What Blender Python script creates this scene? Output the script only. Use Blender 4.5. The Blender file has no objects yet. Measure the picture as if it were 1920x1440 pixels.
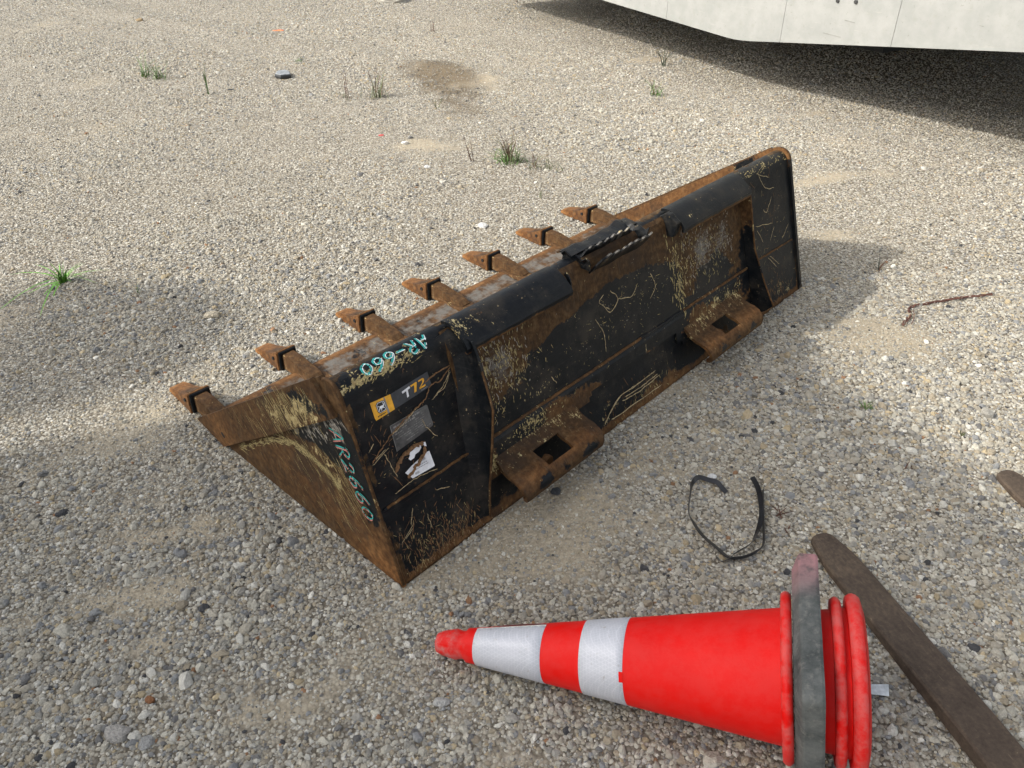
import bpy, bmesh, math, random
import numpy as np
from mathutils import Vector, Matrix, noise
random.seed(7)
rng = np.random.default_rng(11)
R = math.radians
scene = bpy.context.scene

# ------------------------------------------------------------------ camera
CAM_F, PITCH, ROLL, CAM_H = 1483.419, .60988, -.0076, 1.326      # focal length in photo pixels
cd = bpy.data.cameras.new('camera'); cam = bpy.data.objects.new('camera', cd)
scene.collection.objects.link(cam); scene.camera = cam
cd.sensor_fit = 'HORIZONTAL'; cd.sensor_width = 36; cd.lens = 36 * CAM_F / 1920
cd.clip_start = .02; cd.clip_end = 2000
_fw = Vector((0, math.cos(PITCH), -math.sin(PITCH))); _up = Vector((0, math.sin(PITCH), math.cos(PITCH))); _rt = Vector((1, 0, 0))
_r = math.cos(ROLL) * _rt + math.sin(ROLL) * _up; _u = -math.sin(ROLL) * _rt + math.cos(ROLL) * _up
cam.matrix_world = Matrix(((_r.x, _u.x, -_fw.x, 0), (_r.y, _u.y, -_fw.y, 0), (_r.z, _u.z, -_fw.z, CAM_H), (0, 0, 0, 1)))
# ------------------------------------------------------------------ light
SUN = Vector((-.599, -.196, .466)).normalized()
world = bpy.data.worlds.new('World'); scene.world = world; world.use_nodes = True
wn = world.node_tree.nodes; bg = wn['Background']
sky = wn.new('ShaderNodeTexSky'); sky.sky_type = 'NISHITA'; sky.sun_disc = False
sky.sun_elevation = math.asin(SUN.z); sky.sun_rotation = math.atan2(SUN.x, SUN.y)
sky.air_density = 1.0; sky.dust_density = 4.0; sky.ozone_density = 1.0
hz = wn.new('ShaderNodeHueSaturation'); hz.inputs['Saturation'].default_value = .35          # milky, hazy sky
world.node_tree.links.new(sky.outputs[0], hz.inputs['Color']); world.node_tree.links.new(hz.outputs[0], bg.inputs[0]); bg.inputs[1].default_value = .15
sl = bpy.data.lights.new('sun', 'SUN'); sl.energy = 2.0; sl.angle = R(1.1); sl.color = (1, .955, .88)
so = bpy.data.objects.new('sun', sl); scene.collection.objects.link(so)
so.rotation_euler = (-SUN).to_track_quat('-Z', 'Y').to_euler(); so.location = (-6, -2, 6)
scene.view_settings.view_transform = 'Standard'; scene.view_settings.look = 'None'
scene.view_settings.exposure = 1.15; scene.view_settings.gamma = 1

# ------------------------------------------------------------------ placing helpers
def ray(px, py): return _fw + (px - 960) / CAM_F * _r - (py - 720) / CAM_F * _u
def at(px, py, z=0.):                                   # point of the photo at height z above the ground
    d = ray(px, py); return Vector((0, 0, CAM_H)) + d * ((z - CAM_H) / d.z)
YAW = .81615
E_ = Vector((math.cos(YAW), math.sin(YAW), 0)); N_ = Vector((-math.sin(YAW), math.cos(YAW), 0)); ORG = Vector((-.23597, 1.14376, 0))
W_, L_, HV, HW = 1.83, .862, .1403, .4658
def loc(P): q = P - ORG; return Vector((q.dot(E_), q.dot(N_), q.z))
def on_u(px, py, u):
    d = ray(px, py); c = Vector((0, 0, CAM_H)); t = (u - (c - ORG).dot(E_)) / d.dot(E_); q = loc(c + d * t); return q.y, q.z
BN = (-N_ * HW + Vector((0, 0, HV))).normalized()       # outward normal of the bucket's back
def on_back(px, py):                                    # -> (u, s): along the width, up the back
    d = ray(px, py); c = Vector((0, 0, CAM_H)); t = (ORG - c).dot(BN) / d.dot(BN); q = loc(c + d * t)
    return q.x, math.hypot(q.y, q.z)

# ------------------------------------------------------------------ ground height and gravel density
def vnoise(x, y, sc, seed=0):
    x = np.asarray(x, float) * sc; y = np.asarray(y, float) * sc
    xi = np.floor(x).astype(np.int64); yi = np.floor(y).astype(np.int64); fx = x - xi; fy = y - yi
    fx = fx * fx * (3 - 2 * fx); fy = fy * fy * (3 - 2 * fy)
    def h(a, b):
        n = (a * 374761393 + b * 668265263 + seed * 974634777) & 0xffffffff
        n = ((n ^ (n >> 13)) * 1274126177) & 0xffffffff
        return ((n ^ (n >> 16)) & 0xffff) / 65535.
    return (h(xi, yi) * (1 - fx) + h(xi + 1, yi) * fx) * (1 - fy) + (h(xi, yi + 1) * (1 - fx) + h(xi + 1, yi + 1) * fx) * fy
def fbm(x, y, sc, seed=0, o=3):
    s = 0; a = .5; t = 0
    for k in range(o): s = s + a * vnoise(x, y, sc * 2 ** k, seed + k * 17); t += a; a *= .55
    return s / t
def gh(x, y):
    x = np.asarray(x, float); y = np.asarray(y, float)
    far = np.clip((np.hypot(x - .4, y - 1.6) - .9) / 2, .15, 1)
    h = (fbm(x, y, 1.1, 3) - .5) * .03 * far + (fbm(x, y, 6., 9, 2) - .5) * .006
    # tyre berm that runs along in front of the white trailer
    d = (x - 1.2) * .57 + (y - 4.55) * .82
    h = h + .02 * np.exp(-(d / .14) ** 2) - .016 * np.exp(-((d - .35) / .2) ** 2)
    # settle flat under the things that lie on it
    return h - .004
def gz(x, y): return float(gh(x, y))
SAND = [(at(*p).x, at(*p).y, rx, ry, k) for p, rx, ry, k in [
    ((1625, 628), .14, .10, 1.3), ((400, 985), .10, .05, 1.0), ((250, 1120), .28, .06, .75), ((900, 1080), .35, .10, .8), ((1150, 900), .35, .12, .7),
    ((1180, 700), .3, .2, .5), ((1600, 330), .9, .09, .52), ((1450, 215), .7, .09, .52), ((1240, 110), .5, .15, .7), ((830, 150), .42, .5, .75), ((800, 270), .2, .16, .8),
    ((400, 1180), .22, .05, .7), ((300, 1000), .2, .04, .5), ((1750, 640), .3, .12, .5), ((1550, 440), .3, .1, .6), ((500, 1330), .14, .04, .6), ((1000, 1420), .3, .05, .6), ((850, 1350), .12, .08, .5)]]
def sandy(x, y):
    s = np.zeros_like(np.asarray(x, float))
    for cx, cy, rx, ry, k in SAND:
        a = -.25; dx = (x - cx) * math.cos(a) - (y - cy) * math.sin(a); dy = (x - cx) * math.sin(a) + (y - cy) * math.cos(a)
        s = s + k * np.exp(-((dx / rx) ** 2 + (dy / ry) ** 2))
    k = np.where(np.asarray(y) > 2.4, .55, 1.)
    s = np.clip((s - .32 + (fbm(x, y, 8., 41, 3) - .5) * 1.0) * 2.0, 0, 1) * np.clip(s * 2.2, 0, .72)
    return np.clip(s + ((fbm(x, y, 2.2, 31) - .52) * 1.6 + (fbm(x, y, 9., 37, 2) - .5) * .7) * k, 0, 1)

# ------------------------------------------------------------------ node helpers
class G:
    def __init__(s, name, disp=False):
        s.m = bpy.data.materials.new(name); s.m.use_nodes = True; s.t = s.m.node_tree
        s.b = s.t.nodes['Principled BSDF']; s.tc = None
    def n(s, typ, **kw):
        nd = s.t.nodes.new(typ)
        for k, v in kw.items(): setattr(nd, k, v)
        return nd
    def put(s, sock, v):
        if isinstance(v, (int, float)): sock.default_value = v
        elif isinstance(v, (tuple, list)): sock.default_value = tuple(v) + ((1,) if len(sock.default_value) == 4 and len(v) == 3 else ())
        else: s.t.links.new(v, sock)
    def co(s, kind='Object'):
        if not s.tc: s.tc = s.n('ShaderNodeTexCoord')
        return s.tc.outputs[kind]
    def geo(s): return s.n('ShaderNodeNewGeometry').outputs['Position']
    def mp(s, v, scale=(1, 1, 1), rot=(0, 0, 0)):
        m = s.n('ShaderNodeMapping'); s.put(m.inputs[0], v); m.inputs['Scale'].default_value = scale; m.inputs['Rotation'].default_value = rot; return m.outputs[0]
    def noise(s, v, scale, detail=4, rough=.6, dist=0):
        m = s.n('ShaderNodeTexNoise'); s.put(m.inputs['Vector'], v)
        m.inputs['Scale'].default_value = scale; m.inputs['Detail'].default_value = detail; m.inputs['Roughness'].default_value = rough; m.inputs['Distortion'].default_value = dist
        return m.outputs[0]
    def vor(s, v, scale, feature='F1', out='Distance', rnd=1):
        m = s.n('ShaderNodeTexVoronoi', feature=feature); s.put(m.inputs['Vector'], v); m.inputs['Scale'].default_value = scale; m.inputs['Randomness'].default_value = rnd
        return m.outputs[out]
    def math(s, op, a, b=0., c=None):
        m = s.n('ShaderNodeMath', operation=op); s.put(m.inputs[0], a); s.put(m.inputs[1], b)
        if c is not None: s.put(m.inputs[2], c)
        return m.outputs[0]
    def add(s, a, b): return s.math('ADD', a, b)
    def mul(s, a, b): return s.math('MULTIPLY', a, b)
    def ss(s, v, lo, hi, a=0., b=1.):
        m = s.n('ShaderNodeMapRange', interpolation_type='SMOOTHSTEP'); s.put(m.inputs[0], v)
        for i, k in enumerate((lo, hi, a, b)): m.inputs[i + 1].default_value = k
        return m.outputs[0]
    def mix(s, f, a, b, mode='MIX'):
        m = s.n('ShaderNodeMix', data_type='RGBA', blend_type=mode); s.put(m.inputs[0], f); s.put(m.inputs[6], a); s.put(m.inputs[7], b); return m.outputs[2]
    def ramp(s, f, st):
        m = s.n('ShaderNodeValToRGB'); s.put(m.inputs[0], f); e = m.color_ramp.elements
        while len(e) < len(st): e.new(.5)
        for k, (p, c) in enumerate(st): e[k].position = p; e[k].color = tuple(c) + (1,)
        return m.outputs[0]
    def bump(s, h, dist, strength=1.):
        m = s.n('ShaderNodeBump'); s.put(m.inputs['Height'], h); m.inputs['Distance'].default_value = dist; m.inputs['Strength'].default_value = strength
        s.t.links.new(m.outputs[0], s.b.inputs['Normal'])
    def done(s, col, rough, metal=0., spec=None):
        s.put(s.b.inputs['Base Color'], col); s.put(s.b.inputs['Roughness'], rough); s.put(s.b.inputs['Metallic'], metal)
        if spec is not None: s.b.inputs['Specular IOR Level'].default_value = spec
        return s.m

def mat_steel(name='worn_steel'):
    g = G(name); o = g.co()
    at_ = g.n('ShaderNodeAttribute', attribute_name='wear'); sp = g.n('ShaderNodeSeparateColor'); g.put(sp.inputs[0], at_.outputs['Color'])
    Rr, T, Gy, O = sp.outputs[0], sp.outputs[1], sp.outputs[2], at_.outputs['Alpha']
    n1 = g.noise(o, 9, 7, .62); n2 = g.noise(o, 70, 5, .65); n3 = g.noise(o, 26, 6, .7, .3); n4 = g.noise(o, 230, 3, .6)
    st = g.noise(g.mp(o, (9, 9, 120), (.5, .35, 0)), 2.2, 4, .6)                  # drag marks
    st2 = g.noise(g.mp(o, (150, 60, 9), (0, .2, .3)), 1.6, 4, .62)
    rust = g.ss(g.add(Rr, g.add(g.mul(g.add(n1, -.5), 1.5), g.mul(g.add(n2, -.5), .7))), .44, .56)
    tan = g.ss(g.add(T, g.add(g.mul(g.add(n3, -.5), 1.8), g.add(g.mul(g.add(st2, -.5), 1.2), g.mul(g.add(n4, -.5), .8)))), .60, .72)
    grey = g.ss(g.add(Gy, g.add(g.mul(g.add(n3, -.5), 1.3), g.mul(g.add(st, -.5), .9))), .42, .86)
    chip = g.mul(g.ss(g.noise(o, 105, 4, .7), .655, .69), g.ss(n1, .42, .56))
    paint = g.mix(g.ss(n3, .3, .75), (.0032, .0045, .006), (.0085, .0098, .011))
    paint = g.mix(g.mul(g.ss(st, .56, .8), .25), paint, (.06, .058, .05))
    rc = g.ramp(g.add(g.mul(n2, .5), g.mul(n3, .5)), [(.34, (.017, .0105, .006)), (.44, (.032, .019, .009)), (.52, (.052, .030, .013)), (.60, (.084, .049, .022)), (.7, (.13, .085, .042))])
    oc = g.ramp(g.add(g.mul(n2, .5), g.mul(n1, .5)), [(.36, (.060, .026, .011)), (.5, (.155, .068, .022)), (.64, (.30, .145, .052))])
    rc = g.mix(O, rc, oc)
    rc = g.mix(g.mul(g.ss(st2, .52, .72), .4), rc, (.13, .095, .055)); rc = g.mix(g.mul(g.ss(g.noise(o, 5, 5, .7), .5, .66), .55), rc, (.030, .021, .015))
    paint = g.mix(g.mul(g.ss(g.add(g.mul(n1, .6), g.mul(n3, .4)), .46, .66), .30), paint, (.075, .060, .042))
    c = g.mix(chip, paint, (.26, .20, .11))
    c = g.mix(rust, c, rc)
    c = g.mix(grey, c, g.mix(n2, (.085, .078, .068), (.23, .215, .19)))
    c = g.mix(tan, c, g.mix(g.ss(n2, .35, .65), (.24, .175, .075), (.50, .41, .21)))
    rough = g.add(g.ss(n3, .3, .8, .34, .55), g.mul(rust, .33))
    g.bump(g.add(g.mul(n4, .25), g.add(g.mul(n2, .6), g.mul(rust, .8))), .0011, .75)
    return g.done(c, rough, g.mul(grey, .3), .17)

STEEL = mat_steel()
def simple(name, col, rough=.6, metal=0., var=.15, nscale=40, bump=.0004):
    g = G(name); o = g.co(); n = g.noise(o, nscale, 5, .65)
    c2 = tuple(min(1, v * (1 + var * 2)) for v in col); c1 = tuple(v * (1 - var) for v in col)
    g.bump(n, bump, .7)
    return g.done(g.mix(g.ss(n, .3, .7), c1, c2), rough, metal)
DARK = simple('dark_hole', (.004, .004, .004), .9)  # flat black laid on uncut steel for the shade inside slots and holes

# ------------------------------------------------------------------ object helpers
def link(name, me, parent=None, mat=None):
    ob = bpy.data.objects.new(name, me); scene.collection.objects.link(ob)
    if parent: ob.parent = parent
    if mat: me.materials.append(mat)
    return ob
def tag(o, label=None, cat=None, group=None, kind=None):
    if label: o['label'] = label
    if cat: o['category'] = cat
    if group: o['group'] = group
    if kind: o['kind'] = kind
    return o
def thing(name, label, cat, loc_=(0, 0, 0), rz=0, group=None):
    o = bpy.data.objects.new(name, None); scene.collection.objects.link(o); o.location = loc_; o.rotation_euler = (0, 0, rz); o.empty_display_size = .05
    return tag(o, label, cat, group)
def smooth(me, on=True):
    me.polygons.foreach_set('use_smooth', [on] * len(me.polygons))
def wear(me, fn):
    a = me.color_attributes.new('wear', 'FLOAT_COLOR', 'POINT'); d = []
    for v in me.vertices: d += list(fn(*v.co)) if fn else [0, 0, 0, 0]
    a.data.foreach_set('color', [min(1, max(-1, x)) for x in d])
def mesh(name, vs, fs, parent=None, mat=None, fn=None, sm=False):
    me = bpy.data.meshes.new(name); me.from_pydata([tuple(v) for v in vs], [], fs); me.update()
    if mat is STEEL: wear(me, fn)
    if sm: smooth(me)
    return link(name, me, parent, mat)
def shell(name, grid, thick, parent, mat=STEEL, fn=None, flip=False, sm=False, holes=None):
    """solid plate from a grid of points; the back side sits `thick` behind along the surface normals"""
    ni, nj = len(grid), len(grid[0]); P = [[Vector(p) for p in r] for r in grid]; Q = []
    for i in range(ni):
        row = []
        for j in range(nj):
            a = P[min(i + 1, ni - 1)][j] - P[max(i - 1, 0)][j]; b = P[i][min(j + 1, nj - 1)] - P[i][max(j - 1, 0)]
            nn = a.cross(b)
            if nn.length < 1e-12: nn = Vector((1, 0, 0))
            nn.normalize(); row.append(P[i][j] - nn * (thick if not flip else -thick))
        Q.append(row)
    vs = [p for r in P for p in r] + [p for r in Q for p in r]; K = ni * nj; fs = []
    keep = lambda i, j: 0 <= i < ni - 1 and 0 <= j < nj - 1 and not (holes and holes(P[i][j], P[i + 1][j + 1]))
    for i in range(ni - 1):
        for j in range(nj - 1):
            if not keep(i, j): continue
            a, b, c, d = i * nj + j, (i + 1) * nj + j, (i + 1) * nj + j + 1, i * nj + j + 1
            f = [(a, b, c, d), (d + K, c + K, b + K, a + K)]
            if not keep(i - 1, j): f.append((a, d, d + K, a + K))
            if not keep(i + 1, j): f.append((c, b, b + K, c + K))
            if not keep(i, j - 1): f.append((b, a, a + K, b + K))
            if not keep(i, j + 1): f.append((d, c, c + K, d + K))
            if flip: f = [tuple(reversed(q)) for q in f]
            fs += f
    ob = mesh(name, vs, fs, parent, mat, fn, sm)
    if sm:
        m = ob.data; bm = bmesh.new(); bm.from_mesh(m)
        for e in bm.edges:
            if len(e.link_faces) == 2 and e.calc_face_angle(0) > .6: e.smooth = False
        bm.to_mesh(m); bm.free()
    return ob
def prism(name, poly, ax, a, b, parent, mat=STEEL, fn=None, bev=.0):
    """polygon (2-d points) extruded from a to b along axis ax ('x': poly is (y,z); 'z': poly is (x,y))"""
    mk = (lambda p, t: (t, p[0], p[1])) if ax == 'x' else (lambda p, t: (p[0], p[1], t)) if ax == 'z' else (lambda p, t: (p[0], t, p[1]))
    bm = bmesh.new(); A = [bm.verts.new(mk(p, a)) for p in poly]; B = [bm.verts.new(mk(p, b)) for p in poly]; n = len(poly)
    bm.faces.new(A); bm.faces.new(B[::-1])
    for i in range(n): bm.faces.new((A[(i + 1) % n], A[i], B[i], B[(i + 1) % n]))
    bmesh.ops.recalc_face_normals(bm, faces=bm.faces)
    if bev: bmesh.ops.bevel(bm, geom=bm.edges[:], offset=bev, segments=2, profile=.6, affect='EDGES', clamp_overlap=True)
    me = bpy.data.meshes.new(name); bm.to_mesh(me); bm.free()
    if mat is STEEL: wear(me, fn)
    return link(name, me, parent, mat)
def tube(name, pts, r, parent=None, mat=None, seg=8, fn=None, radii=None):
    vs, fs = [], []; P = [Vector(p) for p in pts]
    for i, p in enumerate(P):
        d = (P[min(i + 1, len(P) - 1)] - P[max(i - 1, 0)]).normalized()
        s = d.cross(Vector((0, 0, 1))); s = s.normalized() if s.length > 1e-4 else Vector((1, 0, 0)); t = s.cross(d)
        rr = radii[i] if radii else r
        for k in range(seg): a = 2 * math.pi * k / seg; vs.append(p + (s * math.cos(a) + t * math.sin(a)) * rr)
    for i in range(len(P) - 1):
        for k in range(seg): a = i * seg + k; b = i * seg + (k + 1) % seg; fs.append((a, b, b + seg, a + seg))
    fs.append(tuple(range(seg))[::-1]); fs.append(tuple((len(P) - 1) * seg + k for k in range(seg)))
    return mesh(name, vs, fs, parent, mat, fn, True)
def gs(x, y, cx, cy, rx, ry): return math.exp(-((x - cx) / rx) ** 2 - ((y - cy) / ry) ** 2)
def seg(x, y, a, b, r):
    ax, ay = a; bx, by = b; dx, dy = bx - ax, by - ay; t = max(0, min(1, ((x - ax) * dx + (y - ay) * dy) / (dx * dx + dy * dy + 1e-9)))
    return math.exp(-(math.hypot(x - ax - t * dx, y - ay - t * dy) / r) ** 2)
def lerp(a, b, t): return a + (b - a) * t

# ================================================================== GROUND
def mat_ground():
    g = G('gravel_ground'); o = g.geo()
    sd = g.n('ShaderNodeAttribute', attribute_name='sand').outputs['Fac']; dm = g.n('ShaderNodeAttribute', attribute_name='damp').outputs['Fac']
    wb = g.noise(o, 1.3, 5, .6); f1 = g.noise(o, 90, 5, .7); f2 = g.noise(o, 420, 3, .6)
    cell = g.vor(o, 120, out='Color'); cs = g.n('ShaderNodeSeparateColor'); g.put(cs.inputs[0], cell)
    cd_ = g.vor(o, 120)
    c = g.ramp(cs.outputs[0], [(0, (.16, .142, .115)), (.3, (.28, .25, .195)), (.65, (.36, .33, .265)), (.9, (.48, .455, .39)), (1, (.58, .56, .5))])
    c = g.mix(g.ss(cd_, .35, .75), c, (.105, .09, .068))  # gaps darkened in colour for the small shadows between stones
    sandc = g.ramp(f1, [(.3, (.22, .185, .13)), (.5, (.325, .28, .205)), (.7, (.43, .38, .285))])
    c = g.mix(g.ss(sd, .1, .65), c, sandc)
    c = g.mix(g.mul(g.ss(f2, .4, .8), .35), c, (.20, .17, .13))
    c = g.mix(g.ss(wb, .35, .7, 0, .35), c, (.40, .36, .28), 'MULTIPLY') if False else c
    c = g.mix(g.mul(dm, g.ss(g.add(f1, g.mul(wb, .4)), .3, .8, .35, 1.)), c, (.115, .085, .05))
    h = g.add(g.mul(g.math('SUBTRACT', 1., cd_), 1.0), g.add(g.mul(f1, .6), g.mul(f2, .25)))
    g.bump(h, .0035, .9)
    return g.done(c, .92, 0, .2)
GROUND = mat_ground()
DAMP = [(at(*p).x, at(*p).y, rx, ry, k) for p, rx, ry, k in [((810, 130), .23, .30, 1.1), ((850, 160), .22, .45, .9), ((880, 205), .16, .25, .55), ((1260, 110), .1, .1, .3)]]
def damp(x, y):
    s = np.zeros_like(np.asarray(x, float))
    for cx, cy, rx, ry, k in DAMP: s = s + k * np.exp(-(((x - cx) / rx) ** 2 + ((y - cy) / ry) ** 2) ** 1.5)
    return np.clip((s - .30 + (fbm(x, y, 11, 77, 4) - .5) * 1.3) * 1.5, 0, 1) * np.clip(s * 2.5, 0, 1) * .9
def build_ground():
    def ax(lo, hi, step, far):
        c = list(np.arange(lo, hi + 1e-6, step)); d = step; v = hi
        while v < far: d *= 1.35; v += d; c.append(v)
        d = step; v = lo
        while v > -far: d *= 1.35; v -= d; c.insert(0, v)
        return np.array(c)
    xs = ax(-6.5, 6.5, .05, 600); ys = ax(.2, 10.5, .05, 600)
    X, Y = np.meshgrid(xs, ys); Z = gh(X, Y); Z = np.where((np.abs(X) > 60) | (np.abs(Y) > 60), 0, Z)
    ny, nx = X.shape; v = np.stack([X, Y, Z], -1).reshape(-1, 3)
    i = np.arange(ny - 1)[:, None] * nx + np.arange(nx - 1)[None]; f = np.stack([i, i + 1, i + nx + 1, i + nx], -1).reshape(-1, 4)
    me = bpy.data.meshes.new('ground'); me.vertices.add(len(v)); me.vertices.foreach_set('co', v.ravel())
    me.loops.add(f.size); me.loops.foreach_set('vertex_index', f.ravel()); me.polygons.add(len(f)); me.polygons.foreach_set('loop_start', np.arange(len(f)) * 4)
    me.polygons.foreach_set('loop_total', np.full(len(f), 4)); me.update(); me.validate(); smooth(me)
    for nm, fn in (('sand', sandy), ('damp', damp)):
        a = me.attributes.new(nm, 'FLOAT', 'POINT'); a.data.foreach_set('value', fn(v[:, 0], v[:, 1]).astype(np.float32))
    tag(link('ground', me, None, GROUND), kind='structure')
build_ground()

def mat_stone():
    g = G('gravel_stone')
    a = g.n('ShaderNodeAttribute', attribute_name='scol', attribute_type='INSTANCER')
    o = g.co(); n = g.noise(o, 2.2, 5, .7); n2 = g.noise(o, 9, 3, .6)
    c = g.mix(1., a.outputs['Color'], g.ramp(n, [(.3, (.72, .71, .69)), (.6, (1, 1, 1)), (.75, (1.12, 1.1, 1.06))]), 'MULTIPLY')
    g.bump(n2, .12, .5)
    return g.done(c, .85, 0, .3)
STONE = mat_stone()
def gravel(name, P, S, ROT, COL, subdiv, label, nvar=8):
    me = bpy.data.meshes.new(name); me.vertices.add(len(P)); me.vertices.foreach_set('co', P.astype(np.float32).ravel())
    a = me.attributes.new('ssc', 'FLOAT_VECTOR', 'POINT'); a.data.foreach_set('vector', S.astype(np.float32).ravel())
    a = me.attributes.new('srot', 'FLOAT_VECTOR', 'POINT'); a.data.foreach_set('vector', ROT.astype(np.float32).ravel())
    a = me.attributes.new('scol', 'FLOAT_COLOR', 'POINT'); a.data.foreach_set('color', np.concatenate([COL, np.ones((len(COL), 1))], 1).astype(np.float32).ravel())
    me.update(); ob = link(name, me, None, STONE)
    ng = bpy.data.node_groups.new(name, 'GeometryNodeTree')
    ng.interface.new_socket('Geometry', in_out='INPUT', socket_type='NodeSocketGeometry'); ng.interface.new_socket('Geometry', in_out='OUTPUT', socket_type='NodeSocketGeometry')
    N, Lk = ng.nodes, ng.links; gi = N.new('NodeGroupInput'); go = N.new('NodeGroupOutput')
    g2i = N.new('GeometryNodeGeometryToInstance')
    for k in range(nvar):
        ic = N.new('GeometryNodeMeshIcoSphere'); ic.inputs['Radius'].default_value = 1; ic.inputs['Subdivisions'].default_value = subdiv
        sp = N.new('GeometryNodeSetPosition'); nz = N.new('ShaderNodeTexNoise'); nz.noise_dimensions = '4D'
        nz.inputs['W'].default_value = k * 7.3 + 1; nz.inputs['Scale'].default_value = .85; nz.inputs['Detail'].default_value = 1.5
        sub = N.new('ShaderNodeVectorMath'); sub.operation = 'SUBTRACT'; Lk.new(nz.outputs['Color'], sub.inputs[0]); sub.inputs[1].default_value = (.5, .5, .5)
        sc = N.new('ShaderNodeVectorMath'); sc.operation = 'SCALE'; Lk.new(sub.outputs[0], sc.inputs[0]); sc.inputs['Scale'].default_value = 1.9
        Lk.new(ic.outputs['Mesh'], sp.inputs['Geometry']); Lk.new(sc.outputs[0], sp.inputs['Offset'])
        sh = N.new('GeometryNodeSetShadeSmooth'); sh.inputs['Shade Smooth'].default_value = False; Lk.new(sp.outputs[0], sh.inputs[0])
        sm = N.new('GeometryNodeSetMaterial'); sm.inputs['Material'].default_value = STONE; Lk.new(sh.outputs[0], sm.inputs[0])
        Lk.new(sm.outputs[0], g2i.inputs[0])
    ip = N.new('GeometryNodeInstanceOnPoints'); Lk.new(gi.outputs[0], ip.inputs['Points']); Lk.new(g2i.outputs[0], ip.inputs['Instance']); ip.inputs['Pick Instance'].default_value = True
    def attr(nm):
        n_ = N.new('GeometryNodeInputNamedAttribute'); n_.data_type = 'FLOAT_VECTOR'; n_.inputs['Name'].default_value = nm; return n_.outputs[0]
    e2r = N.new('FunctionNodeEulerToRotation'); Lk.new(attr('srot'), e2r.inputs[0]); Lk.new(e2r.outputs[0], ip.inputs['Rotation'])
    Lk.new(attr('ssc'), ip.inputs['Scale'])
    rv = N.new('FunctionNodeRandomValue'); rv.data_type = 'INT'
    mx = [s for s in rv.inputs if s.name == 'Max' and s.type == 'INT'][0]; mx.default_value = nvar - 1
    mn = [s for s in rv.inputs if s.name == 'Min' and s.type == 'INT'][0]; mn.default_value = 0
    Lk.new([s for s in rv.outputs if s.type == 'INT'][0], ip.inputs['Instance Index'])
    Lk.new(ip.outputs[0], go.inputs[0])
    md = ob.modifiers.new('stones', 'NODES'); md.node_group = ng
    tag(ob, kind='stuff'); ob['label'] = label; ob['category'] = 'gravel'
    return ob
PAL = np.array([(.56, .54, .48), (.47, .44, .38), (.38, .37, .345), (.66, .65, .61), (.29, .30, .315), (.42, .37, .29), (.20, .20, .205), (.07, .072, .08), (.33, .19, .11), (.76, .75, .71), (.50, .42, .29)])
PW = np.array([.20, .22, .18, .075, .10, .11, .045, .010, .004, .016, .05]); PW /= PW.sum()
def scatter(y0, y1, dens, rmed, rsig, sandcut, seed, emb=.35, margin=1.14):
    r = np.random.default_rng(seed)
    xm = margin * (960 / CAM_F) * (y1 * math.cos(PITCH) + CAM_H * math.sin(PITCH)) + .15
    n = int((y1 - y0) * 2 * xm * dens); x = r.uniform(-xm, xm, n); y = r.uniform(y0, y1, n)
    lim = margin * (960 / CAM_F) * (y * math.cos(PITCH) + CAM_H * math.sin(PITCH)) + .12
    s = sandy(x, y); coarse = fbm(x, y, 1.7, 91)
    ok = (np.abs(x) < lim) & (r.random(n) > s * sandcut) & (r.random(n) < .55 + .9 * coarse)
    x, y, s, coarse = x[ok], y[ok], s[ok], coarse[ok]; n = len(x)
    rad = rmed * np.exp(r.normal(0, rsig, n)) * (1.06 - .42 * s) * (.55 + .82 * coarse); rad = np.minimum(rad, rmed * 3.2)
    asp = np.stack([r.uniform(.85, 1.35, n), r.uniform(.75, 1.1, n), r.uniform(.5, .85, n)], 1)
    S = rad[:, None] * asp
    P = np.stack([x, y, gh(x, y) + S[:, 2] * r.uniform(-emb, .42, n)], 1)
    ROT = np.stack([r.normal(0, .35, n), r.normal(0, .35, n), r.uniform(0, 6.283, n)], 1)
    ci = r.choice(len(PAL), n, p=PW); col = PAL[ci] * r.uniform(.82, 1.14, (n, 1)) * np.array([1.0, .978, .918])
    big = rad > rmed * 1.5; col[big] = col[big] * .92
    d = damp(x, y)[:, None] * r.uniform(.35, 1.25, (n, 1)); d = np.clip(d, 0, 1); col = col * (1 - .72 * d) + np.array([.10, .07, .04]) * .5 * d
    return P, S, ROT, col
def cat_(*a): return [np.concatenate(k) for k in zip(*a)]
near = cat_(scatter(.55, 2.6, 16500, .0035, .38, .78, 1), scatter(.55, 2.6, 12000, .0022, .3, .10, 2), scatter(.55, 2.6, 190, .0080, .26, .7, 3))
gravel('gravel', *near, 2, 'loose pale crushed gravel in the foreground around the bucket and cone')
far = cat_(scatter(2.6, 5.2, 9500, .0040, .3, .40, 4, margin=1.1), scatter(2.6, 5.2, 40, .0090, .3, .4, 5, margin=1.1), scatter(5.2, 9.6, 4800, .0049, .28, .3, 6, margin=1.05))
gravel('gravel', *far, 1, 'fine pale gravel of the yard stretching away to the white trailer')

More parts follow.
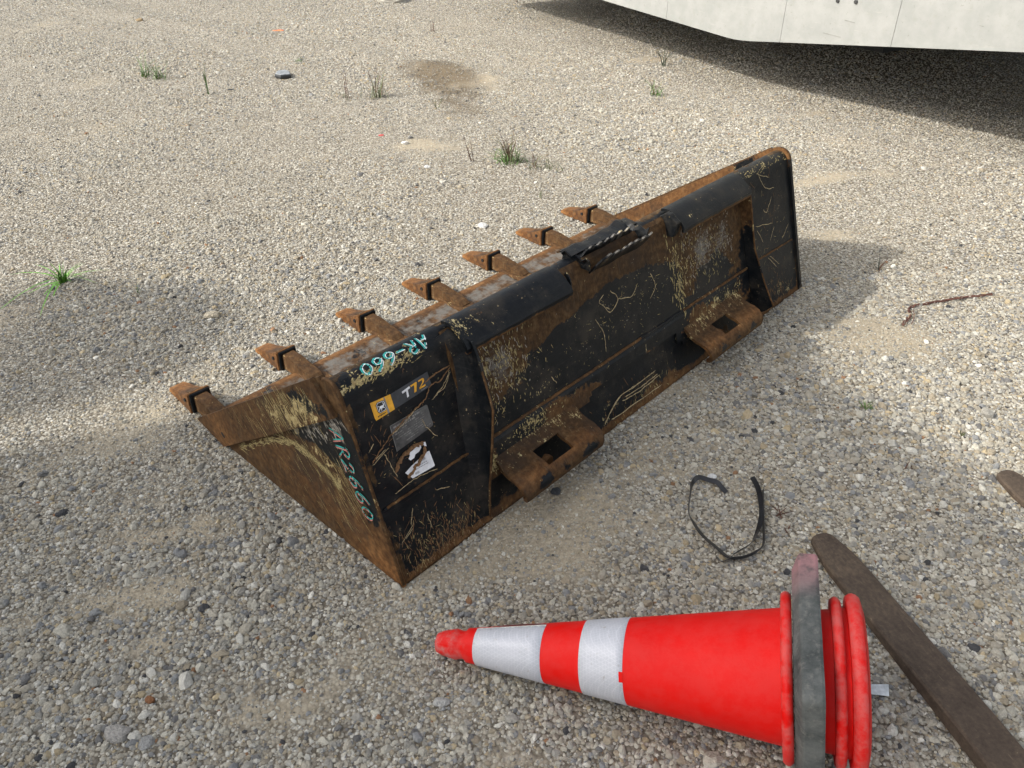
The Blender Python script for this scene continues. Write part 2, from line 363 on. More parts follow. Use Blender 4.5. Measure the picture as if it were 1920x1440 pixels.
# ================================================================== BUCKET
B = thing('loader_bucket', 'black and rusty toothed loader bucket on gravel with chalk numbers on its end plate', 'bucket', ORG, YAW)
TV, TW, TR = .1595, .4255, .033            # top tube centre and radius in the side profile
bdir = Vector((HV, HW)).normalized(); bnrm = Vector((-bdir.y, bdir.x))
SLEN = Vector((TV, TW)).dot(bdir)          # where the flat back runs into the tube
def prof(s, off=0.):                       # (v, w) on the outside of the back at length s, `off` proud of it
    if s <= SLEN: p = bdir * s; n = bnrm
    else:
        a = min((s - SLEN) / TR, 3.6); n = Vector((bnrm.x * math.cos(a) + bnrm.y * math.sin(a), -bnrm.x * math.sin(a) + bnrm.y * math.cos(a)))
        c = Vector((TV, TW)); c = bdir * SLEN - bnrm * TR; p = c + n * TR
    # slightly bellied lower half, welded seam at s=.19
    return p + n * off
def surf(u, s, off=.0015): p = prof(s, off); return Vector((u, p.x, p.y))
def uw_back(u, v, w):
    s = math.hypot(v, w); r = t = gy = o = 0.
    r += .75 * max(0, 1 - s / .03) + .35 * max(0, 1 - s / .07)                      # rusty bottom rim
    t += .40 * seg(u, s, (0.01, .0), (.3, .0), .02)
    t += .75 * seg(u, s, (.0, .463), (.19, .468), .012) + .45 * seg(u, s, (1.5, .465), (1.78, .47), .012)
    t += .45 * gs(u, s, 1.7, .05, .12, .05) + .3 * gs(u, s, 1.62, .2, .12, .1) + .5 * seg(u, s, (.86, .465), (.99, .468), .01)
    if .28 < u < 1.48:
        t += .35 * gs(u, s, .75, .05, .1, .05) + .35 * gs(u, s, 1.15, .05, .1, .06)
        r += .2
    if u < .02 or u > 1.81: r += .55
    r += .45 * seg(u, s, (.05, .27), (.1, .17), .03)
    if s > .478 and not .70 < u < 1.03 : r += 1.0 * max(0, min(1, (s - .480) / .014)); t += .28
    r += .8 * seg(u, s, (.3, .53), (.6, .53), .012)
    o += .5 * max(0, 1 - s / .05)
    return r, t, gy, o
rows = [k * .0125 for k in range(37)] ; rows = [s for s in rows if s < SLEN - .004] + [SLEN + k * TR * .32 for k in range(0, 11)]
us = [i * .015 for i in range(122)] + [W_]
def dent(u, s):      # knocks in the top tube, and the crushed part behind the step
    d = .004 * gs(u, s, .36, .5, .05, .05) + .006 * gs(u, s, .64, .52, .04, .04) + .003 * gs(u, s, 1.3, .5, .1, .05)
    d += .02 * gs(u, s, .86, .56, .09, .03) + .0015 * (vnoise(u, s, 9., 5) - .5)
    return -float(d)
shell('back_plate', [[surf(u, s, dent(u, s)) for s in rows] for u in us], .008, B, fn=uw_back, sm=True)
# top tube closes inwards
def flr(u, v, w):
    e = abs(v - .72)
    return (.75, .1 + .3 * gs(u, v, .5, .66, 2, .02), .62 * max(0, 1 - abs(v - .745) / .075) - .1, .25 + .4 * max(0, (v - .82) / .04))
shell('floor_plate', [[(u, v, .006 if v > .02 else .003) for v in (.0, .05, .2, .4, .55, .66)] for u in (0.012, .6, 1.2, 1.818)], .006, B, fn=lambda u, v, w: (.9, .1, 0, .1))
shell('inner_liner', [[(u, *p) for p in ((.66, .008), (.35, .012), (.2, .05), (.155, .14), (.165, .26), (.182, .40))] for u in (0.012, .6, 1.2, 1.818)], .003, B, fn=lambda u, v, w: (.9, .05, 0, .1), sm=True)
# cutting edge: raised rear bar, worn scooped middle, bevelled front lip
cep = [(.60, .009), (.645, .0125), (.66, .022), (.685, .0235), (.70, .018), (.74, .016), (.79, .017), (.812, .022), (.83, .0215), (.848, .013), (.862, .004)]
def cef(u, v, w):
    scr = max(0, 1 - abs(v - .775) / .058)
    return (.85 - .25 * scr, .26 * scr, .72 * min(1, scr * 1.9), .25 + .55 * max(0, 1 - abs(v - .835) / .03))
shell('cutting_edge', [[(u, v, w + .0012 * (vnoise(u, v, 14., 2) - .5)) for v, w in cep] for u in [k * .015 for k in range(123)]], .012, B, fn=cef, sm=True)
def top_w(v, pad=.0):
    if v < .20:
        pts = [(-.004, .0)] + [tuple(prof(s, .002 + pad)) for s in [0.0001, .1, .2, .3, .4, SLEN] + [SLEN + k * TR * .25 for k in range(1, 9)]]
        for (a, b), (c, d) in zip(pts, pts[1:]):
            if a <= v <= c: return lerp(b, d, (v - a) / (c - a + 1e-9))
    return lerp(.452, .018, (v - .20) / (.835 - .20))
def side_fn(u, v, w):
    # curve of the rust-worn zone against the black paint near the top corner (as on the photographed end)
    s = (v * bdir.y - w * bdir.x)                    # distance inwards from the back edge
    blk = 1.15 * seg(v, w, (.165, .33), (.125, .30), .075) + .9 * seg(v, w, (.34, .27), (.16, .30), .035) + .55 * seg(v, w, (.1, .27), (.075, .16), .035)
    t = .66 * seg(v, w, (.60, .11), (.33, .262), .014) + .62 * seg(v, w, (.33, .262), (.20, .225), .016) + .45 * seg(v, w, (.20, .225), (.135, .14), .02) + .42 * gs(v, w, .17, .32, .06, .05)
    gy = .9 * seg(v, w, (.40, .235), (.22, .335), .014) + .85 * seg(v, w, (.175, .415), (.14, .33), .009)
    return (1.0 - blk, t, gy, .15 + .75 * gs(v, w, .04, .02, .1, .05) + .35 * gs(v, w, .2, .1, .2, .05))
vs_ = sorted(set([-.0035, 0, .004] + [k * .0125 for k in range(1, 67)] + [.13, .14, .145, .15, .156, .162, .168, .175, .182, .19, .2, .835]))
vs_ = [v for v in vs_ if v <= .8351]
def side(u0, sgn, fn, pad=0.):
    return shell('side_plate', [[(u0, v, lerp(0, top_w(v, pad), k / 22)) for k in range(23)] for v in vs_], .010, B, fn=fn, flip=sgn < 0)
side(-.004, -1, side_fn)
side(W_ - .006, 1, lambda u, v, w: (.75 - .9 * max(0, 1 - v / .16) - .35 * gs(v, w, .25, .4, .1, .1) + (.6 if w < .02 else 0), .35 * gs(v, w, .3, .36, .12, .1), 0, .5), .007)
# side cutting strips on the end plates
def strip_pts():
    A, Bq, C_, D = Vector((.832, .030)), Vector((.205, .452)), Vector((.140, .388)), Vector((.705, .002))
    K2 = Vector((.150, .425)); g = []
    for i in range(46):
        t = i / 45; up = A.lerp(Bq, t); lo = D.lerp(C_, t)
        g.append([up.lerp(lo, k / 6) for k in range(7)])
    return g
def strip_fn(u, v, w):
    t = .62 * seg(v, w, (.42, .26), (.24, .36), .045) + .3 * seg(v, w, (.3, .3), (.2, .4), .05)
    return (1.0 - .62 * seg(v, w, (.29, .36), (.17, .385), .03), t * .85, -.2, .2 + .3 * gs(v, w, .7, .05, .1, .1))
for sx, nm in ((-1, 0), (1, 1)):
    u0 = -.0045 if sx < 0 else W_ + .0045
    st = shell('side_cutting_strip', [[(u0 + sx * .010, p.x, p.y) for p in r] for r in strip_pts()], .010, B, fn=strip_fn, flip=sx < 0)
    if sx < 0:
        for c_, a_ in (((.690, .050), .6),):
            prism('bolt_slot', [(c_[0] + .009 * math.cos(q) * math.cos(a_) - .0045 * math.sin(q) * math.sin(a_), c_[1] + .009 * math.cos(q) * math.sin(a_) + .0045 * math.sin(q) * math.cos(a_) * 1.6) for q in [k * .5236 for k in range(12)]], 'x', u0 - .0102, u0 - .0108, B, DARK)
c2 = on_u(685, 1048, -.004)
prism('drain_hole', [(c2[0] + .009 * math.cos(q), c2[1] + .0065 * math.sin(q)) for q in [k * .5236 for k in range(12)]], 'x', -.0044, -.005, B, DARK)
tube('crack', [(-.0046, c2[0] - .004, c2[1]), (-.0046, c2[0] - .008, c2[1] - .012), (-.0046, c2[0] - .006, c2[1] - .03)], .0012, B, DARK, 4)
# end-plate weld rims
def rimpts(u): return [(u, *prof(s, .003)) for s in [.005 + k * .03 for k in range(16)] + [SLEN + k * TR * .3 for k in range(1, 7)]]
tube('weld_rim', rimpts(0.0), .004, B, STEEL, 6, fn=lambda u, v, w: (1 - .5 * gs(v, w, .1, .3, .1, .05), .35, 0, .2))
tube('weld_rim', rimpts(W_ - .002), .005, B, STEEL, 6, fn=lambda u, v, w: (.25 + (.6 if w < .06 else 0), .2, 0, .2))
# weld seams across the back
def bead(u0, u1, s0, s1, r=.0032, o=.3):
    n = int(abs(u1 - u0) / .012) + 2
    return tube('weld_seam', [surf(lerp(u0, u1, k / n), lerp(s0, s1, k / n) + random.uniform(-.0012, .0012), .001) for k in range(n + 1)], r, B, STEEL, 6, fn=lambda u, v, w: (.9 - 1.0 * float(vnoise(u, 0, 6, 4) > .75), .25, 0, o))
bead(.012, .262, .188, .190); bead(1.51, 1.80, .194, .186)

# ---- quick-attach frame on the back: plate, gussets, hooked lip, pin pockets
QL, QR = .272, 1.488
def qa_fn(u, v, w):
    s = math.hypot(v, w); r = t = gy = 0.; o = .1
    r += 1.0 * max(0, min(1, (s - (.352 + .02 * math.sin(u * 9))) / .03))                                            # long rusty band under the lip
    t += .10; r += .08
    r += 1.0 * gs(u, s, .34, .35, .10, .09) + .8 * gs(u, s, .47, .39, .05, .06) + .45 * gs(u, s, .40, .34, .09, .04)
    r += .9 * gs(u, s, 1.32, .36, .16, .08) + .7 * gs(u, s, 1.42, .28, .05, .12) + .6 * gs(u, s, 1.17, .31, .05, .09) + .45 * gs(u, s, 1.05, .24, .12, .03)
    gy += .80 * gs(u, s, .40, .345, .05, .06) + .70 * gs(u, s, 1.26, .33, .07, .08) + .6 * gs(u, s, 1.38, .33, .05, .07)
    t += .60 * seg(u, s, (.29, .26), (.37, .36), .014) + .35 * gs(u, s, .45, .30, .06, .05) + .24 * seg(u, s, (1.15, .38), (1.13, .22), .025) + .15 * gs(u, s, 1.08, .27, .12, .06)
    t += .2 * seg(u, s, (1.0, .23), (1.25, .27), .02) + .3 * seg(u, s, (.29, .23), (.6, .22), .012)
    r += .5 * gs(u, s, .56, .36, .02, .02) + .3 * seg(u, s, (.55, .36), (.53, .33), .02)
    # lower plate
    if s < .19:
        r += .55 * seg(u, s, (.53, .15), (.66, .155), .035) + .8 * seg(u, s, (.50, .11), (.70, .135), .022) + .95 * seg(u, s, (.29, .16), (.31, .08), .035) + .5 * gs(u, s, .42, .09, .1, .03)
        t += .62 * gs(u, s, .45, .165, .05, .02) + .5 * gs(u, s, .32, .14, .02, .035) + .5 * gs(u, s, 1.32, .15, .12, .035)
        r += .85 * gs(u, s, 1.18, .13, .05, .06) + .8 * gs(u, s, 1.35, .11, .14, .05) + .35 * seg(u, s, (.8, .13), (1.1, .14), .02)
        gy += .3 * gs(u, s, 1.33, .10, .05, .02)
        o += .15
    return r, t, gy, o
qs = [.098 + k * .0115 for k in range(34)]
def qa_hole(a, b):
    u = (a.x + b.x) / 2; s = (math.hypot(a.y, a.z) + math.hypot(b.y, b.z)) / 2
    if .575 < u < 1.095:
        lim = .118
        if .68 < u < 1.06: lim = .148
        elif u <= .68: lim = .118 + .03 * max(0, (u - .655) / .025)
        else: lim = .148 - .04 * min(1, (u - 1.06) / .02)
        if s < lim: return True
    return False
nq = 99
shell('quick_attach_plate', [[surf(lerp(QL, QR, i / nq), s, .009 if s < .188 else .005) for s in qs] for i in range(nq + 1)], .006, B, fn=qa_fn, holes=qa_hole, sm=False)
tube('weld_seam', [surf(lerp(QL, QR, k / 90), .193 + random.uniform(-.001, .001), .006) for k in range(91)], .0042, B, STEEL, 6, fn=lambda u, v, w: (.8 if vnoise(u, 0, 5, 8) > .35 else .2, .3, .15, .35))
# gussets
g3 = lambda L: [(u, *on_u(px, py, u)) for px, py, u in L]
gL = [(.283, .132, .462)] + g3([(885, 640, .305), (893, 662, .304), (905, 700, .300), (925, 770, .290), (922, 850, .280), (919, 910, .275)]) + [(.270, .004, .010)]
gR = [(1.484, .118, .455)] + g3([(1405, 350, 1.487), (1410, 400, 1.490), (1416, 470, 1.495), (1434, 530, 1.498), (1450, 574, 1.500)]) + [(1.500, -.030, .055), (1.498, .012, .03)]
def gusset(outer, bend, fn, w_=.006):
    n = 30; g = []; O = [Vector(p) for p in outer]; cum = [0]
    for a, b in zip(O, O[1:]): cum.append(cum[-1] + (b - a).length)
    for i in range(n + 1):
        d = cum[-1] * i / n; k = max(j for j in range(len(cum)) if cum[j] <= d + 1e-9); k = min(k, len(O) - 2)
        p = O[k].lerp(O[k + 1], (d - cum[k]) / (cum[k + 1] - cum[k] + 1e-9)); q = prof(lerp(.47, .01, i / n), -.001); root = Vector((p.x + bend, q.x, q.y))
        g.append([root.lerp(p, (j / 7)) - Vector((bend * .25 * math.sin(math.pi * j / 7), 0, 0)) for j in range(8)])
    return shell('gusset', g, w_, B, fn=fn)
gusset(gL, -.030, lambda u, v, w: (.1, .12, 0, .2))
def dense(L, n=6): return [Vector(a).lerp(Vector(b), k / n) + Vector((0, random.uniform(-.0008, .0008), 0)) for a, b in zip(L, L[1:]) for k in range(n)] + [Vector(L[-1])]
tube('edge_bead', dense(gL[1:]), .0030, B, STEEL, 6, fn=lambda u, v, w: (.85 if vnoise(w, 0, 14, 3) > .3 else .2, .35, 0, .2))
gusset(gR, -.004, lambda u, v, w: (.15 + .75 * gs(v, w, .10, .36, .05, .06), .5 * gs(v, w, .11, .36, .05, .08), 0, .2))
tube('edge_bead', dense(gR[1:6]), .0026, B, STEEL, 6, fn=lambda u, v, w: (.7, .3, 0, .3))
# hooked lip in two lengths
def lip(u0, u1, fn):
    p = [(.156, .4625), (.146, .4650), (.135, .4655), (.124, .4625), (.110, .4540), (.098, .4455), (.088, .4375), (.083, .4300), (.085, .4190)]
    n = int((u1 - u0) / .012); g = []
    for i in range(n + 1):
        u = lerp(u0, u1, i / n); g.append([(u, v + .0015 * (vnoise(u, v, 20, 3) - .5), w + .002 * (vnoise(u, v, 12, 6) - .5)) for v, w in p])
    return shell('hook_lip', g, .007, B, fn=fn, sm=True)
def lip_fn(u, v, w):
    r = .8 * (w < .4225) + .35 * gs(u, v, .33, .13, .08, .03) + .4 * gs(u, v, 1.38, .1, .05, .03)
    t = .58 * gs(u, v, .32, .12, .08, .03) + .38 * gs(u, v, .47, .09, .1, .02) + .4 * gs(u, v, 1.2, .1, .2, .02)
    return r, t, 0, .3
lip(.290, .640, lip_fn); lip(1.118, 1.486, lip_fn)
def ring(u0):
    g = []
    for i in range(13):
        a = R(lerp(-150, 60, i / 12)); c = Vector((.130, .432)); g.append([(u0, c.x + r_ * math.cos(math.pi - a) * .95, c.y + r_ * math.sin(a) * .95) for r_ in (.030, .040)])
    shell('lip_end_flange', g, .004, B, fn=lambda u, v, w: (.35, .55, .1, .3))
ring(.655)
c_ = []
for k in range(14):
    a = 2 * math.pi * k / 14; rr = .034 * (1 + .10 * math.sin(k * 2.3)); c_.append((.122 + rr * math.cos(a), .436 + rr * math.sin(a)))
prism('crushed_lip_end', c_, 'x', 1.116, 1.098, B, STEEL, lambda u, v, w: (.05, .1, 0, 0), bev=.003)
# tongues closing the lip underside, in deep shade
# pin pockets
def pocket(u0, u1, h0, h1, fn):
    p = [(.043, .136), (.026, .126), (.006, .113), (-.012, .107), (-.030, .105), (-.046, .099), (-.057, .090), (-.063, .079), (-.062, .069), (-.055, .062), (-.045, .059)]
    n = 30; g = []
    for i in range(n + 1):
        t = i / n; g.append([(lerp(u0, u1, t) + .016 * (k / 10) * (1 if t < .5 else -1) * abs(1 - 2 * t) + .012 * math.sin(math.pi * k / 11) * (1 if t < .5 else -1) * abs(1 - 2 * t) ** 6 * -1, v, w) for k, (v, w) in enumerate(p)])
    hole = lambda a, b: h0 < (a.x + b.x) / 2 < h1 and -.044 < (a.y + b.y) / 2 < .006 and (a.z + b.z) / 2 > .09
    o = shell('pin_pocket', g, .009, B, fn=fn, holes=hole, sm=True)
    um = (h0 + h1) / 2 - .01
    prism('wedge_pin', [(um - .018, .055), (um - .014, .085), (um, .094), (um + .014, .085), (um + .018, .055), (um + .016, .01), (um - .016, .01)], 'y', -.022, -.004, B, STEEL, lambda u, v, w: (1, .2, 0, .5), bev=.004)
    return o
def pk_fn(a, b):
    def f(u, v, w):
        r = .95; o = .15 + .75 * max(0, 1 - abs(v + .046) / .022); t = .25 + .3 * (v > 0)
        if v < -.035: k_ = max(0, 1 - abs(w - .084) / .022); r -= 1.0 * k_ * (gs(u, 0, lerp(a, b, .22), 0, (b - a) * .10, 1) + gs(u, 0, lerp(a, b, .82), 0, (b - a) * .12, 1) + .6 * gs(u, 0, lerp(a, b, .5), 0, (b - a) * .06, 1))
        return r, t * .8, .12 * (v > -.03), o
    return f
pocket(.318, .604, .418, .506, pk_fn(.322, .598)); pocket(1.112, 1.408, 1.215, 1.300, pk_fn(1.118, 1.402))
# serrated step cut into the top tube
def step_plate(u0, u1, base, top, nt=9):
    vs, fs = [], []; n = nt * 8; b = Vector(base); t_ = Vector(top); d = (t_ - b); nn = Vector((-d.y, d.x)).normalized() * .0045
    for i in range(n + 1):
        u = lerp(u0, u1, i / n); ph = i / 8 * 2 * math.pi; z = .5 + .5 * math.sin(ph); z = max(0, min(1, (z - .5) * 1.7 + .5)); endf = min(1, min(i, n - i) / 5)
        p = b + d * (lerp(.5, .80, endf) + .17 * z * endf); wob = .002 * math.sin(i * .21)
        for q in (b, p, p + nn, b + nn): vs.append((u, q.x + wob, q.y))
    for i in range(n):
        a = i * 4
        for k in range(4): fs.append((a + k, a + (k + 1) % 4, a + 4 + (k + 1) % 4, a + 4 + k))
    fs += [(0, 3, 2, 1), (n * 4, n * 4 + 1, n * 4 + 2, n * 4 + 3)]
    hi = [t_.y]
    o = mesh('serrated_step_plate', vs, fs, B, STEEL, lambda u, v, w: (.25, .2 + .2 * (w > top[1] - .012), .15 + .6 * (w > top[1] - .010), .1))
    bm = bmesh.new(); bm.from_mesh(o.data); bmesh.ops.recalc_face_normals(bm, faces=bm.faces); bm.to_mesh(o.data); bm.free()
    return o
step_plate(.742, .968, (.112, .430), (.072, .484), 8)
step_plate(.752, .958, (.158, .433), (.138, .482), 7)
# torn skin behind the step: ragged dark flap drawn in for the shaded opening
g = []
for i in range(29):
    u = lerp(.735, 1.01, i / 28); rag = .003 * math.sin(i * .45) + .0015 * math.sin(i * 1.1 + 1) + .014 * gs(i, 0, 24, 0, 3, 1)
    g.append([(u, .160, .462), (u, .178, .463 + .3 * rag), (u, .196 + .4 * rag, .463 + .6 * rag), (u, .210 + .6 * rag, .456 + .9 * rag)])
shell('torn_flap', g, .004, B, fn=lambda u, v, w: (.15 + .9 * (v > .205), .15, 0, .1))
for u0, k in ((.735, 0), (.975, 1)):
    g = []
    for i in range(9):
        a = lerp(.1, .19, i / 8); rg = .006 * math.sin(i * 2.1 + k * 2)
        g.append([(u0, a, .440), (u0 + .003 * math.sin(i), a, .458 + rg * .6), (u0 - .006 + k * .012, a, .470 + rg)])
    shell('torn_flap', g, .003, B, fn=lambda u, v, w: (.1, .25, .2 * (w > .485), .1))

# teeth
def tooth_fn(top): return lambda u, v, w: (1, .08, -.1, .55 + .3 * (w > .04))
def loft(name, secs, parent, fn, mat=STEEL):
    """sections across v: (v, half width, w low, w high)"""
    vs, fs = [], []
    for v, hw, lo, hi in secs: vs += [(-hw, v, lo), (hw, v, lo), (hw * .94, v, hi), (-hw * .94, v, hi)]
    for i in range(len(secs) - 1):
        a = i * 4
        for k in range(4): fs.append((a + k, a + (k + 1) % 4, a + 4 + (k + 1) % 4, a + 4 + k))
    fs += [(0, 3, 2, 1), tuple(len(vs) - 4 + k for k in range(4))]
    bm = bmesh.new(); V = [bm.verts.new(v) for v in vs]
    for f in fs: bm.faces.new([V[k] for k in f])
    bmesh.ops.recalc_face_normals(bm, faces=bm.faces)
    sharp = [e for e in bm.edges if e.calc_face_angle(0) > .5]
    bmesh.ops.bevel(bm, geom=sharp, offset=.0022, segments=2, affect='EDGES', clamp_overlap=True)
    me = bpy.data.meshes.new(name); bm.to_mesh(me); bm.free(); wear(me, fn)
    return link(name, me, parent, mat)
sh0 = None
for k in range(7):
    u = .037 + k * (W_ - .074) / 6
    if sh0 is None:
        sh0 = loft('tooth_shank', [(.742, .0195, .0225, .027), (.765, .0225, .0225, .037), (.86, .0225, .004, .0530), (.925, .0205, .003, .054), (.968, .015, .006, .034)], B, lambda u, v, w: (1, .18 + .35 * gs(u, v, 0, .9, .03, .05) * (w > .05), -.1, .25))
        cp = loft('tooth_cap', [(.905, .0350, -.004, .0600), (.912, .0350, -.004, .0610), (.928, .0325, -.004, .0500), (.955, .0300, -.004, .0375), (.990, .0275, -.004, .0275), (1.028, .0262, -.003, .0190), (1.052, .0250, .001, .0120)], sh0, lambda u, v, w: (1, .15, -.2, .95 if v > .95 else .75))
        collar = loft('tooth_collar', [(.897, .0300, .002, .0590), (.9049, .0325, .000, .0615)], sh0, lambda u, v, w: (-.2, .2, 0, 0))
        bm = bmesh.new(); bmesh.ops.create_cone(bm, cap_ends=True, segments=12, radius1=.0055, radius2=.0055, depth=.0690)
        bmesh.ops.rotate(bm, verts=bm.verts, matrix=Matrix.Rotation(R(90), 3, 'Y')); bmesh.ops.translate(bm, verts=bm.verts, vec=(0, .932, .032))
        me = bpy.data.meshes.new('pin_hole'); bm.to_mesh(me); bm.free(); ph = link('pin_hole', me, sh0, DARK)
        parts = [cp, collar, ph]; sh0.location = (u, 0, 0)
    else:
        s = sh0.copy(); scene.collection.objects.link(s); s.location = (u, random.uniform(-.003, .003), random.uniform(-.001, .001)); s.rotation_euler = (0, random.uniform(-.015, .015), random.uniform(-.015, .015))
        for p in parts: q = p.copy(); scene.collection.objects.link(q); q.parent = s
    base = prism('weld_pad', [(u - .034, .70), (u + .034, .70), (u + .030, .80), (u + .026, .855), (u - .026, .855), (u - .030, .80)], 'z', .014, .0265, B, STEEL, lambda u, v, w: (.95, .35, 0, .3), bev=.004)

# ---- lettering, decals and long scratches
def ribbon(pts, wd, mapf, off, vs, fs, taper=0.2, skip=0.):
    P = [Vector(p) for p in pts]; b = len(vs)
    for i, p in enumerate(P):
        d = (P[min(i + 1, len(P) - 1)] - P[max(i - 1, 0)]); d = d.normalized() if d.length else Vector((1, 0)); n = Vector((-d.y, d.x))
        ww = wd * (1 if 0 < i < len(P) - 1 else taper) * random.uniform(.65, 1.2)
        vs.append(mapf(*(p + n * ww), off)); vs.append(mapf(*(p - n * ww), off))
    for i in range(len(P) - 1):
        a = b + 2 * i
        if random.random() > skip: fs.append((a, a + 1, a + 3, a + 2))
def cspline(pts, n=6):
    P = [Vector(p) for p in pts]; out = []
    for i in range(len(P) - 1):
        p0, p1, p2, p3 = P[max(i - 1, 0)], P[i], P[i + 1], P[min(i + 2, len(P) - 1)]
        for k in range(n): t = k / n; out.append(.5 * ((2 * p1) + (p2 - p0) * t + (2 * p0 - 5 * p1 + 4 * p2 - p3) * t * t + (3 * p1 - p0 - 3 * p2 + p3) * t ** 3))
    return out + [P[-1]]
GL = {'A': [[(.0, .05), (.45, 1.0), (.62, .95), (.95, .0)], [(.05, .42), (.9, .38)]],
      'R': [[(.12, .0), (.14, 1.0)], [(.0, .85), (.5, 1.0), (.85, .75), (.5, .5), (.15, .48)], [(.4, .5), (.95, .0)]],
      '2': [[(.05, .75), (.35, 1.0), (.8, .8), (.55, .4), (.0, .02), (.5, .06), (1.0, .0)]],
      '6': [[(.8, 1.0), (.3, .72), (.02, .3), (.35, .0), (.8, .15), (.75, .45), (.35, .5), (.08, .3)]],
      '1': [[(.4, 1.0), (.45, 0)]], '-': [[(.05, .5), (.9, .48)]],
      '0': [[(.55, 1.0), (.1, .75), (.05, .3), (.4, .0), (.85, .25), (.9, .7), (.5, 1.0), (.3, .95)]]}
def writing(text, org, adv, up, hgt, mapf, wd, cols, slant=.25, names='chalk_lettering'):
    adv = Vector(adv); up = Vector(up); step = adv.length / len(text); a = adv.normalized(); u_ = up.normalized()
    for ci, (m, dx, dy, w_) in enumerate(cols):
        vs, fs = [], []
        for i, ch in enumerate(text):
            for st_ in GL[ch]:
                pts = [Vector(org) + a * (step * (i + .08 + .78 * (x + slant * y * .6)) + dx) + u_ * (hgt * y * (.92 + .1 * math.sin(i * 2.2)) + dy) for x, y in st_]
                ribbon(cspline(pts), w_ * wd, mapf, .0012 + ci * .0005, vs, fs, .4, .13)
        mesh(names, vs, fs, B, m)
TEAL = simple('teal_chalk', (.02, .30, .27), .7, var=.2, nscale=150); PINK = simple('pink_chalk', (.46, .17, .14), .8, var=.2, nscale=150); WHITE = simple('white_chalk', (.75, .76, .74), .8, var=.15, nscale=150)
def m_side(y, z, off): return (-.004 - off, y, z)
a0 = Vector(on_u(625, 800, -.004)); a1 = Vector(on_u(697, 975, -.004)); ad = a1 - a0; upv = Vector((-ad.y, ad.x)); upv = upv if upv.x < 0 else -upv
writing('AR2660', a0 - upv.normalized() * .020, ad, upv, .044, m_side, .0017, [(PINK, .0045, -.004, .9), (TEAL, 0, 0, 1.0)], .3)
def m_back(u, s, off): return tuple(surf(u, s, off))
writing('AR-660', (.240, .493), (-.175, 0), (0, -1), .030, m_back, .0017, [(TEAL, 0, 0, 1.4), (WHITE, -.0025, .002, .45)], .2)
# decals: corners given on the flat back
def quad_map(c):
    c = [Vector(on_back(*p)) for p in c]
    return lambda x, y: (c[3] * (1 - x) * (1 - y) + c[2] * x * (1 - y) + c[1] * x * y + c[0] * (1 - x) * y)
def decal(name, qm, polys, mat, off):
    vs, fs = [], []
    for poly in polys:
        b = len(vs); vs += [m_back(*qm(x, y), off) for x, y in poly]; fs.append(tuple(range(b, b + len(poly))))
    o = mesh(name, vs, fs, B, mat); return o
def box(x0, y0, x1, y1): return [(x0, y0), (x1, y0), (x1, y1), (x0, y1)]
YEL = simple('decal_yellow', (.60, .30, .02), .45, var=.2); DGREY = simple('decal_charcoal', (.028, .032, .037), .42, var=.25); DW = simple('decal_white', (.62, .63, .64), .5, var=.12); DK = simple('decal_black', (.008, .008, .008), .5); MGREY = simple('decal_worn_grey', (.05, .05, .048), .5, var=.5, nscale=25)
LGREY = simple('decal_print_grey', (.14, .135, .125), .6, var=.4, nscale=30)
YQ = quad_map([(692.8, 756), (731, 739), (740, 767), (704.6, 789)])
decal('yellow_emblem_decal', YQ, [[(0, 0), (0, .08), (-.02, .1), (0, 1), (1, 1), (1, 0)]], YEL, .0012)
decal('yellow_emblem_decal', YQ, [[(.62, .0), (.72, 0), (.70, .98), (.64, 1)]], LGREY, .0016)
oct_ = lambda cx, cy, rx, ry, q: [(cx + rx * s * min(1, abs(1)), cy + ry * t) for s, t in ((-.62, -1), (.62, -1), (1, -.62), (1, .62), (.62, 1), (-.62, 1), (-1, .62), (-1, -.62))]
decal('emblem_badge', YQ, [oct_(.43, .56, .23, .31, 0)], DK, .0018)
o_, i_ = oct_(.43, .56, .205, .28, 0), oct_(.43, .56, .185, .255, 0)
decal('emblem_badge', YQ, [[o_[k], o_[(k + 1) % 8], i_[(k + 1) % 8], i_[k]] for k in range(8)], DW, .0021)
deer = [[(.30, .50), (.36, .62), (.50, .62), (.54, .50), (.44, .47)], [(.49, .58), (.56, .68), (.60, .66), (.56, .54)], [(.56, .66), (.61, .72), (.63, .68)], [(.53, .68), (.50, .78), (.52, .78), (.56, .69)], [(.31, .60), (.25, .66), (.27, .67), (.35, .62)],
        [(.31, .52), (.26, .40), (.29, .39), (.36, .50)], [(.40, .48), (.36, .36), (.39, .36), (.45, .48)], [(.50, .52), (.57, .44), (.55, .41), (.46, .48)]]
decal('emblem_animal', YQ, deer, DW, .0024)
decal('small_print', YQ, [box(.14 + .07 * k, .10 + .02 * (k % 2), .19 + .07 * k, .17) for k in range(6)], DK, .0018)
TQ = quad_map([(731.5, 738.8), (800.4, 696.5), (808.8, 722.2), (740.5, 766.5)])
decal('model_number_decal', TQ, [box(0, 0, 1, 1)], DGREY, .0011)
decal('model_digits', TQ, [[(.27, .60), (.48, .66), (.475, .80), (.26, .74)], [(.345, .20), (.395, .22), (.415, .66), (.365, .64)]], DW, .0016)
decal('model_digits', TQ, [[(.50, .68), (.67, .70), (.665, .80), (.50, .80)], [(.59, .70), (.665, .70), (.60, .22), (.54, .22)],
      [(.71, .70), (.715, .80), (.84, .80), (.865, .70)], [(.81, .70), (.865, .70), (.855, .55), (.80, .55)], [(.80, .55), (.855, .55), (.74, .33), (.69, .33)], [(.69, .33), (.86, .33), (.85, .22), (.685, .22)]], YEL, .0016)
decal('small_print', TQ, [box(.72 + .035 * k, .07, .745 + .035 * k, .14) for k in range(5)], LGREY, .0016)
PQ = quad_map([(730, 799), (799.7, 757.6), (812, 797), (743.5, 847)])
